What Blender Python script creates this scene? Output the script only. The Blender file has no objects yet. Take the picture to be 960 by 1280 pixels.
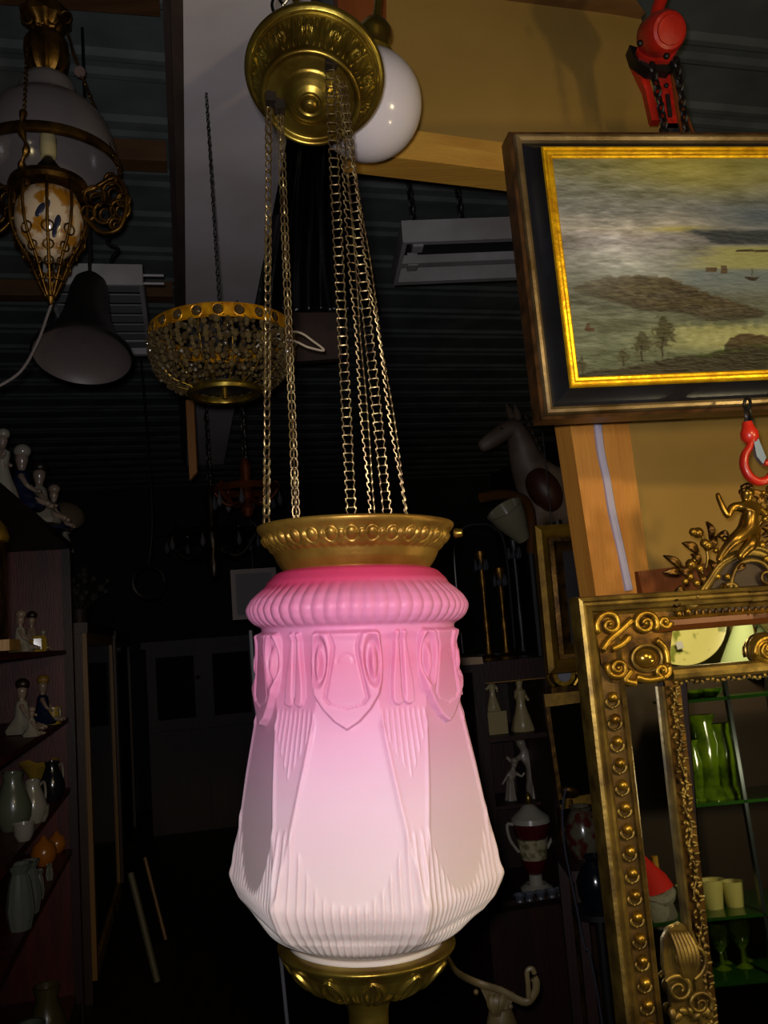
import bpy, bmesh, math, random
import numpy as np
from mathutils import Vector, Matrix, noise
PI = math.pi
rnd = random.Random(7)
SC = bpy.context.scene
COL = SC.collection
# ------------------------------------------------------------------ camera
F = 1100.0
PITCH, ROLL = math.radians(7.5), math.radians(4.4)
EYE = np.array([0.0, 0.0, 1.6])
_f = np.array([0, math.cos(PITCH), math.sin(PITCH)])
_r0 = np.array([1.0, 0, 0]); _u0 = np.array([0, -math.sin(PITCH), math.cos(PITCH)])
_r = math.cos(ROLL)*_r0 - math.sin(ROLL)*_u0
_u = math.cos(ROLL)*_u0 + math.sin(ROLL)*_r0
cam = bpy.data.cameras.new('camera'); cam.sensor_fit = 'VERTICAL'; cam.sensor_height = 36
cam.lens = F/1280*36; cam.clip_start = .02; cam.clip_end = 100
co = bpy.data.objects.new('camera', cam); COL.objects.link(co)
co.matrix_world = Matrix(((_r[0], _u[0], -_f[0], EYE[0]), (_r[1], _u[1], -_f[1], EYE[1]), (_r[2], _u[2], -_f[2], EYE[2]), (0, 0, 0, 1)))
SC.camera = co
# ------------------------------------------------------------------ world, lights, exposure
w = bpy.data.worlds.new('world'); SC.world = w; w.use_nodes = True
w.node_tree.nodes['Background'].inputs[0].default_value = (.55, .62, .8, 1)
w.node_tree.nodes['Background'].inputs[1].default_value = .003
def light(name, kind, loc, power, color, size, target=None, **kw):
    l = bpy.data.lights.new(name, kind); l.energy = power; l.color = color
    if kind == 'AREA': l.shape = 'RECTANGLE'; l.size, l.size_y = size
    else: l.shadow_soft_size = size
    for k, v in kw.items(): setattr(l, k, v)
    o = bpy.data.objects.new(name, l); COL.objects.link(o); o.location = loc
    if target is not None:
        o.rotation_euler = (Vector(target)-Vector(loc)).to_track_quat('-Z', 'Y').to_euler()
    return o
light('camera_flash', 'SPOT', (-.012, 0.0, 1.625), 50, (.97, .95, 1), .012, (.03, 1.0, 1.74), spot_size=math.radians(114), spot_blend=1.0)
light('warm_spot_lamp', 'SPOT', (.92, -.35, 2.28), 50, (1, .74, .32), .06, (.62, 1.6, 1.62), spot_size=math.radians(64), spot_blend=.9)
light('ambient_fill_light', 'AREA', (.9, -1.6, 2.95), 2.0, (1, .78, .5), (1.2, .3), (.6, .5, 1.6))  # weak fill added behind the camera as general ambient; no fixture stands there
VS = SC.view_settings
SC.display_settings.display_device = 'sRGB'
VS.view_transform = 'Standard'; VS.look = 'None'; VS.gamma = 1; VS.use_curve_mapping = False
VS.exposure = 0.0
# ------------------------------------------------------------------ pixel -> place
def ray(px, py): return _f + _r*(px-480)/F + _u*(640-py)/F
def P(px, py, Y):
    d = ray(px, py); return EYE + d*(Y/d[1])
def PZ(px, py, z):
    d = ray(px, py); return EYE + d*((z-EYE[2])/d[2])
def depth(p): return float(np.dot(np.asarray(p)-EYE, _f))
def proj(p):
    q = np.asarray(p)-EYE; d = np.dot(q, _f); return 480+F*np.dot(q, _r)/d, 640-F*np.dot(q, _u)/d
def PL(px, py, p0, n):
    d = ray(px, py); return EYE + d*(np.dot(np.asarray(p0)-EYE, n)/np.dot(d, n))
PSI = math.radians(13)
E1 = np.array([math.cos(PSI), math.sin(PSI), 0]); E2 = np.array([-math.sin(PSI), math.cos(PSI), 0])
def R(u, v, z): return E1*u + E2*v + np.array([0, 0, z])
def RV(px, py, v):      # room coordinates of the place at aisle distance v
    p = PL(px, py, R(0, v, 0), E2); return float(np.dot(p, E1)), v, float(p[2])
def RZ(px, py, z):
    p = PZ(px, py, z); return float(np.dot(p, E1)), float(np.dot(p, E2)), z
# ------------------------------------------------------------------ materials
def lin(c):
    if isinstance(c, str): c = [int(c[i:i+2], 16) for i in (0, 2, 4)]
    o = []
    for x in c[:3]:
        x = x/255; o.append(x/12.92 if x <= .04045 else ((x+.055)/1.055)**2.4)
    return (*o, 1)
MATS = {}
def mat(name, col, rough=.6, metal=0, spec=.5, bump=0, bscale=30, col2=None, cscale=8, clo=.35, chi=.65, coat=0, sub=0, trans=0, ior=1.5, emis=None, alpha=1, stretch=(1, 1, 1), detail=4):
    if name in MATS: return MATS[name]
    m = bpy.data.materials.new(name); m.use_nodes = True; nt = m.node_tree; b = nt.nodes['Principled BSDF']
    def S(k, v): b.inputs[k].default_value = v
    S('Base Color', lin(col)); S('Roughness', rough); S('Metallic', metal); S('Specular IOR Level', spec); S('IOR', ior)
    S('Coat Weight', coat); S('Coat Roughness', .1)
    if trans: S('Transmission Weight', trans)
    if sub:
        S('Subsurface Weight', sub); S('Subsurface Radius', (1, .6, .5)); S('Subsurface Scale', .006)
    if alpha < 1: S('Alpha', alpha)
    if emis: S('Emission Color', lin(emis[0])); S('Emission Strength', emis[1])
    if bump or col2:
        tc = nt.nodes.new('ShaderNodeTexCoord'); mp = nt.nodes.new('ShaderNodeMapping'); mp.inputs['Scale'].default_value = stretch
        nt.links.new(tc.outputs['Object'], mp.inputs[0])
    if col2:
        n = nt.nodes.new('ShaderNodeTexNoise'); n.inputs['Scale'].default_value = cscale; n.inputs['Detail'].default_value = detail
        nt.links.new(mp.outputs[0], n.inputs['Vector'])
        r = nt.nodes.new('ShaderNodeValToRGB'); r.color_ramp.elements[0].position = clo; r.color_ramp.elements[1].position = chi
        r.color_ramp.elements[0].color = lin(col); r.color_ramp.elements[1].color = lin(col2)
        nt.links.new(n.outputs['Fac'], r.inputs[0]); nt.links.new(r.outputs[0], b.inputs['Base Color'])
    if bump:
        n2 = nt.nodes.new('ShaderNodeTexNoise'); n2.inputs['Scale'].default_value = bscale; n2.inputs['Detail'].default_value = detail
        nt.links.new(mp.outputs[0], n2.inputs['Vector'])
        bp = nt.nodes.new('ShaderNodeBump'); bp.inputs['Strength'].default_value = 1; bp.inputs['Distance'].default_value = bump
        nt.links.new(n2.outputs['Fac'], bp.inputs['Height']); nt.links.new(bp.outputs[0], b.inputs['Normal'])
    MATS[name] = m; return m
def wood(name, c1, c2, rough=.55, axis=2, scale=14):
    st = [6, 6, 6]; st[axis] = .5
    return mat(name, c1, rough, bump=.0008, bscale=40, col2=c2, cscale=scale/4, stretch=tuple(st), clo=.3, chi=.7)
brass = mat('brass', '8e7a30', .33, .88, bump=.0005, bscale=60, col2='6a5018', cscale=22)
brass_aged = mat('brass_aged', '9c7830', .42, .72, bump=.0008, bscale=50, col2='76521a', cscale=18)
brass_chain = mat('brass_chain', '7e6c46', .36, .8, bump=.0003, bscale=300, col2='54402a', cscale=60)
brass_dark = mat('brass_dark', '7d5a22', .42, .9, bump=.001, bscale=60, col2='3a2408', cscale=25)
gilt = mat('gilt', 'b08a2c', .36, .85, bump=.0008, bscale=80, col2='5c3c10', cscale=30, clo=.3, chi=.75)
gilt_bright = mat('gilt_bright', 'f4c01c', .34, .7, bump=.0008, bscale=120, col2='b87c12', cscale=45, clo=.4, chi=.8)
gilt_dark = mat('gilt_dark', '6a4a18', .4, .8, bump=.001, bscale=60, col2='2e1c08', cscale=30)
chrome = mat('chrome', 'd0d4da', .12, 1)
black_iron = mat('black_iron', '15110f', .45, .3)
black = mat('black', '060505', .6)
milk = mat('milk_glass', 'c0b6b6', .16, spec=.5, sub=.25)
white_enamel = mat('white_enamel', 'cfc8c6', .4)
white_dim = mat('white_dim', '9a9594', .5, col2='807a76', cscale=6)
porcelain = mat('porcelain', 'e4dccb', .2, coat=.5)
# ------------------------------------------------------------------ mesh kit
class MB:
    def __init__(s): s.v = []; s.f = []
    def add(s, vs, fs):
        k = len(s.v); s.v.extend([tuple(map(float, x)) for x in vs]); s.f.extend([tuple(i+k for i in f) for f in fs]); return s
    def box(s, c, size, rz=0, M=None):
        hx, hy, hz = [d/2 for d in size]; cs, sn = math.cos(rz), math.sin(rz)
        vs = [(x*cs-y*sn+c[0], x*sn+y*cs+c[1], z+c[2]) for x in (-hx, hx) for y in (-hy, hy) for z in (-hz, hz)]
        return s.add(vs, [(0, 1, 3, 2), (4, 6, 7, 5), (0, 4, 5, 1), (2, 3, 7, 6), (0, 2, 6, 4), (1, 5, 7, 3)])
    def rbox(s, u0, u1, v0, v1, z0, z1):      # box in room coordinates
        vs = [R(u, v, z) for u in (u0, u1) for v in (v0, v1) for z in (z0, z1)]
        return s.add(vs, [(0, 1, 3, 2), (4, 6, 7, 5), (0, 4, 5, 1), (2, 3, 7, 6), (0, 2, 6, 4), (1, 5, 7, 3)])
    def hexa(s, a, b):                        # two quads (4 points each) joined
        return s.add(list(a)+list(b), [(0, 3, 2, 1), (4, 5, 6, 7), (0, 1, 5, 4), (1, 2, 6, 5), (2, 3, 7, 6), (3, 0, 4, 7)])
    def prism(s, pts, d):                     # polygon extruded by vector d
        n = len(pts); d = np.asarray(d); pts = [np.asarray(p) for p in pts]
        return s.add(pts+[p+d for p in pts], [tuple(range(n))[::-1], tuple(range(n, 2*n))]+[(i, (i+1) % n, n+(i+1) % n, n+i) for i in range(n)])
    def lathe(s, prof, c=(0, 0, 0), ax=(0, 0, 1), seg=32, fn=None, x0=None):
        a = Vector(ax).normalized(); e = Vector(x0) if x0 is not None else (Vector((1, 0, 0)) if abs(a.x) < .8 else Vector((0, 1, 0)))
        e = (e-a*e.dot(a)).normalized(); g = a.cross(e); c = Vector(c); vs = []; n = len(prof)
        for i, (r, h) in enumerate(prof):
            for j in range(seg):
                t = 2*PI*j/seg; rr = r + (fn(t, i, r, h) if fn else 0)
                vs.append(c + a*h + (e*math.cos(t)+g*math.sin(t))*rr)
        fs = [(i*seg+j, i*seg+(j+1) % seg, (i+1)*seg+(j+1) % seg, (i+1)*seg+j) for i in range(n-1) for j in range(seg)]
        if prof[0][0] > 1e-5 and getattr(s, 'cap', True) and fn is None and prof[0] != prof[-1]: fs.append(tuple(range(seg))[::-1])
        if prof[-1][0] > 1e-5 and fn is None and prof[0] != prof[-1] and getattr(s, 'cap', True): fs.append(tuple((n-1)*seg+j for j in range(seg)))
        return s.add(vs, fs)
    def ball(s, c, r, seg=12, rings=8, ax=(0, 0, 1)):
        if not hasattr(r, '__len__'): r = (r, r, r)
        q = Vector((0, 0, 1)).rotation_difference(Vector(ax)); vs = []; 
        for i in range(rings+1):
            a = PI*i/rings
            for j in range(seg):
                b = 2*PI*j/seg; v = Vector((r[0]*math.sin(a)*math.cos(b), r[1]*math.sin(a)*math.sin(b), -r[2]*math.cos(a)))
                vs.append(q @ v + Vector(c))
        return s.add(vs, [(i*seg+j, i*seg+(j+1) % seg, (i+1)*seg+(j+1) % seg, (i+1)*seg+j) for i in range(rings) for j in range(seg)])
    def tube(s, pts, r, seg=8, closed=False, flat=None):
        pts = [Vector(p) for p in pts]; n = len(pts); vs = []; up = None
        for i, p in enumerate(pts):
            a = pts[(i-1) % n] if (i or closed) else p; b = pts[(i+1) % n] if (i < n-1 or closed) else p
            t = (b-a); t = t.normalized() if t.length > 1e-9 else Vector((0, 0, 1))
            if up is None: up = Vector((0, 0, 1)) if abs(t.z) < .9 else Vector((0, 1, 0))
            e = (up-t*up.dot(t)); e = e.normalized() if e.length > 1e-6 else t.orthogonal().normalized(); up = e; g = t.cross(e)
            rr = r[i] if hasattr(r, '__len__') else r
            for j in range(seg):
                th = 2*PI*j/seg; vs.append(p+(e*math.cos(th)+g*math.sin(th)*(flat or 1))*rr)
        m = n if closed else n-1
        fs = [(i*seg+j, ((i+1) % n)*seg+j, ((i+1) % n)*seg+(j+1) % seg, i*seg+(j+1) % seg) for i in range(m) for j in range(seg)]
        if not closed: fs += [tuple(range(seg)), tuple((n-1)*seg+j for j in range(seg))[::-1]]
        return s.add(vs, fs)
    def build(s, name, m, parent=None, origin=(0, 0, 0), smooth=.7):
        me = bpy.data.meshes.new(name); o0 = np.asarray(origin, float)
        v = np.asarray(s.v)-o0
        me.from_pydata(v.tolist(), [], s.f); me.materials.append(m)
        bm = bmesh.new(); bm.from_mesh(me); bmesh.ops.recalc_face_normals(bm, faces=bm.faces); bm.to_mesh(me); bm.free()
        if smooth: me.shade_smooth(); me.set_sharp_from_angle(angle=smooth)
        o = bpy.data.objects.new(name, me); COL.objects.link(o)
        if parent is not None: o.parent = parent
        else: o.location = tuple(o0)
        return o
def cat(pts, n=8, closed=False):              # smooth curve through points
    P_ = [Vector(p) for p in pts]; out = []; m = len(P_)
    for i in range(m if closed else m-1):
        a = P_[(i-1) % m] if (closed or i) else P_[0]; b = P_[i]; c = P_[(i+1) % m]; d = P_[(i+2) % m] if (closed or i+2 < m) else P_[-1]
        for k in range(n):
            t = k/n; out.append(.5*((2*b)+(c-a)*t+(2*a-5*b+4*c-d)*t*t+(3*b-a-3*c+d)*t**3))
    if not closed: out.append(P_[-1])
    return out
def prop(o, label=None, category=None, group=None, kind=None):
    if label: o['label'] = label
    if category: o['category'] = category
    if group: o['group'] = group
    if kind: o['kind'] = kind
    return o
class T:                                      # a thing: an Empty and its parts
    def __init__(s, name, label, category, origin, group=None):
        s.o0 = np.asarray(origin, float); s.e = bpy.data.objects.new(name, None); COL.objects.link(s.e)
        s.e.location = tuple(s.o0); s.e.empty_display_size = .02; prop(s.e, label, category, group)
    def part(s, name, mb, m, label=None, smooth=.7, of=None):
        o = mb.build(name, m, None, s.o0, smooth); o.location = (0, 0, 0); o.parent = of or s.e
        if label: o['label'] = label
        return o
def one(name, mb, m, label, category, origin, group=None, kind=None, smooth=.7):
    return prop(mb.build(name, m, None, origin, smooth), label, category, group, kind)
def struct(name, mb, m, smooth=.5):
    return prop(mb.build(name, m, None, (0, 0, 0), smooth), kind='structure')
def dup(root, loc, rz=None, label=None, group=None, scale=None):
    r = root.copy(); COL.objects.link(r); r.location = tuple(loc)
    if rz is not None: r.rotation_euler = (0, 0, rz)
    if scale: r.scale = (scale,)*3
    if label: r['label'] = label
    if group: r['group'] = group
    for ch in list(root.children):
        c = ch.copy(); COL.objects.link(c); c.parent = r
        for g in list(ch.children):
            d = g.copy(); COL.objects.link(d); d.parent = c
    return r
def skin(name, pts, edges, radii, m, parent=None, origin=(0, 0, 0), level=2, root=0):
    me = bpy.data.meshes.new(name+'_cage'); o0 = np.asarray(origin, float)
    me.from_pydata([tuple(np.asarray(p, float)-o0) for p in pts], edges, [])
    o = bpy.data.objects.new(name, me); COL.objects.link(o)
    o.modifiers.new('skin', 'SKIN'); 
    sv = me.skin_vertices[0].data
    for i, r in enumerate(radii):
        sv[i].radius = (r, r) if not hasattr(r, '__len__') else r
        sv[i].use_root = (i == root)
    ss = o.modifiers.new('sub', 'SUBSURF'); ss.levels = level; ss.render_levels = level
    bpy.context.view_layer.update()
    dg = bpy.context.evaluated_depsgraph_get(); nm = bpy.data.meshes.new_from_object(o.evaluated_get(dg)); nm.name = name
    o.modifiers.clear(); o.data = nm; nm.materials.clear(); nm.materials.append(m); nm.shade_smooth()
    if parent is not None: o.parent = parent
    else: o.location = tuple(o0)
    return o
def fbm(x, y, oct=4, seed=0):
    x = np.asarray(x, float); y = np.asarray(y, float); out = np.zeros(np.broadcast(x, y).shape); amp = 1; tot = 0
    for k in range(oct):
        rs = np.random.RandomState(seed*17+k); g = rs.rand(64, 64)
        xi = np.floor(x).astype(int); yi = np.floor(y).astype(int); fx = x-xi; fy = y-yi
        fx = fx*fx*(3-2*fx); fy = fy*fy*(3-2*fy)
        a = g[xi % 64, yi % 64]; b = g[(xi+1) % 64, yi % 64]; c = g[xi % 64, (yi+1) % 64]; d = g[(xi+1) % 64, (yi+1) % 64]
        out += amp*(a*(1-fx)*(1-fy)+b*fx*(1-fy)+c*(1-fx)*fy+d*fx*fy); tot += amp; amp *= .5; x = x*2.03; y = y*2.03
    return out/tot
def sst(a, b, x): t = np.clip((x-a)/(b-a), 0, 1); return t*t*(3-2*t)
# ================================================================== SETTING
floor_m = wood('floor_wood', '2a1c12', '160e08', .5, 1)
wall_m = mat('wall_paint', '2b2a2c', .85, col2='232224', cscale=3, bump=.001)
steel = mat('galvanised_steel', '6e7370', .6, .0, col2='585c5b', cscale=5, bump=.0006, bscale=20)
mb = MB().rbox(-4, 5, -3, 9.5, -.05, 0); struct('floor', mb, floor_m)
ZC = 3.22
mb = MB()                       # corrugated roof sheet, ribs across the aisle
prof = []; pitch = .31; v = 1.2
while v < 9.6:
    prof += [(v, ZC), (v+.17, ZC), (v+.19, ZC-.012), (v+.21, ZC-.012), (v+.225, ZC-.003), (v+.25, ZC-.003), (v+.27, ZC-.012), (v+.29, ZC-.012)]
    v += pitch
YR = math.radians(2)
vs = []; n = len(prof)
for u in (-4, 5):
    for (vv, z) in prof: vs.append(R(u, vv+math.tan(YR)*u, z))
mb.add(vs, [(i, i+1, n+i+1, n+i) for i in range(n-1)])
struct('ceiling', mb, steel, .2)
mb = MB().rbox(-4, 5, 9.3, 9.4, 0, ZC); struct('wall_back', mb, wall_m)
mb = MB().rbox(-1.42, -1.36, -3, 9.3, 0, ZC); struct('wall_left', mb, wall_m)
mb = MB().rbox(3.4, 3.46, -3, 9.3, 0, ZC); struct('wall_right', mb, wall_m)
# white soffit running away along the aisle, brown fascia on its left side
ZS = 2.83
a0 = RZ(216, 0, ZS); a1 = RZ(236, 400, ZS); b0 = RZ(388, 0, ZS); b1 = RZ(327, 350, ZS)
uL, uR = (a0[0]+a1[0])/2, (b0[0]+b1[0])/2
soff = mat('soffit_paint', 'd9cfd0', .7, col2='cdc0bd', cscale=4, bump=.0006, bscale=15)
mb = MB().rbox(uL+.004, uR, 1.2, 6.2, ZS, ZC-.03); struct('trim_1', mb, soff)
fas = wood('fascia_wood', '4e4038', '3a2e28', .6, 1)
mb = MB().rbox(uL-.02, uL+.004, 1.2, 6.2, ZS-.006, ZC-.03); mb.rbox(uL-.034, uL-.02, 1.2, 6.2, ZS+.05, ZS+.075)
struct('trim_2', mb, fas)
pur = wood('purlin_wood', '6e4a28', '543518', .7, 0)
for k, py in enumerate((6, 207, 374)):
    _, vv, _ = RZ(170, py, ZC-.10)
    mb = MB().rbox(-1.36, uL-.04, vv-.035, vv+.035, ZC-.10, ZC-.03)
    struct('trim_%d' % (3+k), mb, pur)
# partition of tan board with pale timber, on the right
PY_ = math.radians(17); pn = np.array([math.sin(PY_), -math.cos(PY_), 0]); pe = np.array([math.cos(PY_), math.sin(PY_), 0]); pz = np.array([0, 0, 1.0])
pp0 = P(700, 540, 1.66)
def W(px, py, h=0): return PL(px, py, pp0+pn*h, pn)
def slab(pts, h0, h1):          # pixel outline -> slab between heights h0..h1 in front of the partition plane
    return MB().prism([W(x, y, 0)+pn*h0 for x, y in pts], pn*(h1-h0))
board = mat('tan_board', '8e6e2c', .8, col2='987634', cscale=5, bump=.0004, bscale=90)
tim = wood('pale_timber', 'c98a36', 'b4742a', .55, 2)
tim_h = wood('pale_timber_beam', 'd2a040', 'b98430', .55, 0)
redw = wood('reddish_timber', '8a4a1c', '6b3412', .5, 2)
HP = T('partition_screen', 'tan fibreboard partition framed in pale timber with yellow ledge beam over doorway', 'partition', W(735, 760))
HP.part('header_board', slab([(480, -60), (770, -60), (815, 60), (866, 186), (700, 196), (484, 175)], -.02, 0), board)
HP.part('ledge_beam', slab([(432, 183), (700, 222), (700, 240), (432, 208)], -.02, .05), tim_h, 'yellow timber ledge beam')
HP.part('ledge_strip', slab([(432, 160), (700, 196), (700, 221), (432, 182)], -.02, .022), tim_h)
HP.part('top_rail', slab([(520, -40), (775, -12), (800, 24), (760, 17), (520, -14)], 0, .02), wood('rail_wood', '7a5428', '5c3c18', .6, 0))
HP.part('edge_strip', slab([(800, 60), (818, 60), (868, 190), (845, 190)], 0, .02), redw, 'reddish timber edge strip')
HP.part('post', slab([(412, -60), (478, -60), (476, 175), (430, 178)], .0, .03), redw, 'reddish brown timber post')
HP.part('lower_board', slab([(700, 200), (866, 190), (1010, 400), (1030, 760), (742, 760)], -.02, -.001), board)
HP.part('stile', slab([(686, 420), (742, 420), (788, 760), (737, 760)], -.03, .03), tim)
HP.part('stile', slab([(748, 420), (766, 420), (812, 760), (791, 760)], -.02, .014), tim)
HP.part('bottom_rail', slab([(785, 716), (1000, 690), (1010, 745), (792, 750)], 0, .035), redw)
st = cat([W(744, 500, .03), W(750, 560, .031), (W(758, 600, .03)), W(765, 640, .032), W(776, 690, .03), W(786, 738, .032)], 6)
HP.part('foam_strip', MB().tube(st, .0085, 8), mat('pale_foam', 'aaa2b2', .7), 'pale grey foam strip on the stile')
for px_ in (850, 985):
    q_ = W(px_, 757, -.012); HP.part('support_post', MB().box((q_[0], q_[1], (q_[2]+.06)/2), (.045, .02, q_[2]+.06), PY_), tim)
# ================================================================== MAIN LAMP
LB, LT = P(458.5, 1190, 1.0), P(444.5, 668, 1.0)
La = (LT-LB)/np.linalg.norm(LT-LB)
Le = np.array([1.0, 0, 0]); Le = Le-La*np.dot(Le, La); Le /= np.linalg.norm(Le); Lg = np.cross(Le, La); Lg = -Lg if Lg[1] > 0 else Lg   # Lg points to the camera side
def SY(y):
    p = P(458.5+(1190-y)*(-14/522), y, 1.0); return float(np.dot(p-LB, La)), depth(p)/F
def LP(pr):                                    # [(r_px, y_px)] -> [(r, s)]
    o = []
    for r, y in pr:
        s, k = SY(y); o.append((r*k, s))
    return o
def revolve(name, pr, nth, H, m, parent, rows=None, origin=LB, O=LB, A=La, E=Le, G=Lg):
    s = np.array([q[1] for q in pr]); r = np.array([q[0] for q in pr])
    d = np.concatenate([[0], np.cumsum(np.hypot(np.diff(s), np.diff(r)))])
    if rows:
        dd = np.linspace(0, d[-1], rows); s2 = np.interp(dd, d, s); r2 = np.interp(dd, d, r)
        k = np.array([1, 2, 3, 2, 1])/9.
        for _ in range(2):
            r2 = np.concatenate([r2[:2], np.convolve(r2, k, 'valid'), r2[-2:]]); s2 = np.concatenate([s2[:2], np.convolve(s2, k, 'valid'), s2[-2:]])
    else: s2, r2 = s, r
    th = np.linspace(-PI, PI, nth, endpoint=False); TH, SS_ = np.meshgrid(th, s2); RR = np.repeat(r2[:, None], nth, 1)
    RR = H(TH, SS_, RR)
    V = O + SS_[..., None]*A + (RR*np.sin(TH))[..., None]*E + (RR*np.cos(TH))[..., None]*G
    V = (V-np.asarray(origin)).reshape(-1, 3); n = len(s2)
    i, j = np.meshgrid(np.arange(n-1), np.arange(nth), indexing='ij'); j2 = (j+1) % nth
    Q = np.stack([i*nth+j, i*nth+j2, (i+1)*nth+j2, (i+1)*nth+j], -1).reshape(-1, 4)
    me = bpy.data.meshes.new(name); me.from_pydata(V.tolist(), [], Q.tolist()); me.materials.append(m); me.shade_smooth()
    o = bpy.data.objects.new(name, me); COL.objects.link(o)
    if parent is not None: o.parent = parent
    return o
LAMP = T('hanging_lamp', 'tall pink to white art glass lantern shade hung on brass chains from an embossed canopy', 'lamp', LB)
# --- shade
sp = LP([(90, 712), (101, 716), (112, 727), (114, 732), (121, 738), (131, 747), (137, 757), (137.5, 762), (134, 771), (127, 778), (120, 782), (119.5, 786), (123, 793),
         (124.5, 810), (126, 840), (127.5, 865), (129.5, 885), (134, 905), (145, 960), (157, 1030), (167, 1082), (170, 1094), (168.5, 1102), (160, 1120), (146, 1136), (124, 1150), (104, 1160), (97, 1166), (96, 1172), (94.5, 1174), (95, 1184)])
yk = np.arange(700, 1190, 2.0); sk = np.array([SY(y)[0] for y in yk])
THF = math.radians(-4.6)
def shadeH(TH, S, RR):
    y = np.interp(-S, -sk, yk)                                   # axis pixel row of this height
    a = TH-THF; k = np.round(a/(PI/3)); ph = a-k*PI/3; ap = np.abs(ph)
    # lantern cross-section: six wide faces narrowing upward, six wedges between
    w_ = sst(784, 800, y)*(1-sst(1128, 1158, y))
    t = np.clip((y-800)/(1094-800), 0, 1)
    A = RR*np.cos(PI/6)*(1+.115*(1-t)); B = np.minimum(RR*1.02, A*(.974+(1.1547-.974)*t**1.05)); 
    poly = np.minimum(A/np.cos(ph), B/np.cos(PI/6-ap))
    r = RR*(1-w_)+poly*w_
    # screen row where the front of the lamp shows this height
    yf = y.copy(); D = RR*.98
    z = np.tan(np.arctan((y-640)/F)-PITCH)                       # below eye per metre at the axis
    yf = 640+F*np.tan(np.arctan(z/(1-D))+PITCH)
    X = ph*145.7; aX = np.abs(X); dX = 76.3-aX
    def soft(d, e=1.6): return sst(-e, e, d)
    # lappet
    ox = np.interp(yf, [788, 795, 826, 851, 866, 886, 902, 914], [43, 46, 48, 46.5, 43, 31, 16, -3])
    lap = soft(ox-aX, 3)*sst(786, 792, yf)
    H = .0078*lap
    ix = np.interp(yf, [786, 796, 808, 822, 850, 872, 880, 886.5], [23, 19, 15.5, 17.5, 23, 27.5, 21, -2])
    H -= .0022*np.exp(-((ix-aX)/2.2)**2)*sst(786, 792, yf)*(1-sst(884, 890, yf))
    H -= .0010*soft(ix-aX, 2)*lap
    rr = np.hypot(X/10.5, (yf-826)/9); H -= .0004*np.exp(-((rr-1)/.22)**2)*(yf < 828)
    e1 = np.hypot((aX-35.5-(yf-826)*.03)/11.5, (yf-825)/31); e2 = np.hypot((aX-36.5)/5.5, (yf-829)/21)
    H -= .0068*sst(1.2, .75, e1); H += .0056*sst(1.3, .3, e2)
    # twin drops on the wedges
    wd = 9+7*sst(795, 868, yf); dr = soft(wd-np.abs(dX), 2.6)*sst(787, 792, yf)
    dr *= 1-sst(-1, 1, (yf-(874+9*np.sqrt(np.clip(1-((np.abs(dX)-8)/8)**2, 0, 1)))))
    H += .0052*dr; H -= .0042*np.exp(-(dX/2.4)**2)*sst(787, 792, yf)*(1-sst(868, 880, yf))
    # fringe under the lappets on the wedges
    ye = 910+np.clip(32-dX, 0, 32)*2.1
    H += .0011*np.clip(np.cos(2*PI*dX/7.6), 0, 1)**.7*(dX < 33)*sst(884, 894, yf)*(1-sst(ye-4, ye+3, yf))*(1-lap)
    # ridge along the face edges
    phb = PI/6*(.62+.38*t)
    H += .0013*np.exp(-((ap-np.arctan2(1/1.0*(B/A-np.cos(PI/6)), np.sin(PI/6)))/.022)**2)*sst(893, 915, yf)*(1-sst(1120, 1150, y))
    # flutes at the bottom of each face
    f = ap/(PI/6); yb = 1140-165*np.minimum(f, .82)**2.6
    fl = np.clip(.5+.5*np.cos(2*PI*ph/(PI/3/17)), 0, 1)**2.2
    H += .0019*fl*sst(yb-4, yb+14, yf)*(1-sst(1154, 1163, y))
    # corner bumps at the widest point
    H += .0025*np.exp(-((PI/6-ap)/.06)**2-((y-1088)/9)**2)
    # roped ring
    ring = sst(729, 740, y)*(1-sst(775, 783, y))
    H += .0017*ring*(np.abs(np.cos(29*a+(y-757)*.012))-.55)*1.35
    H += .0012*np.exp(-((y-1161)/2.2)**2)
    return r+H*1.0
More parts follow.
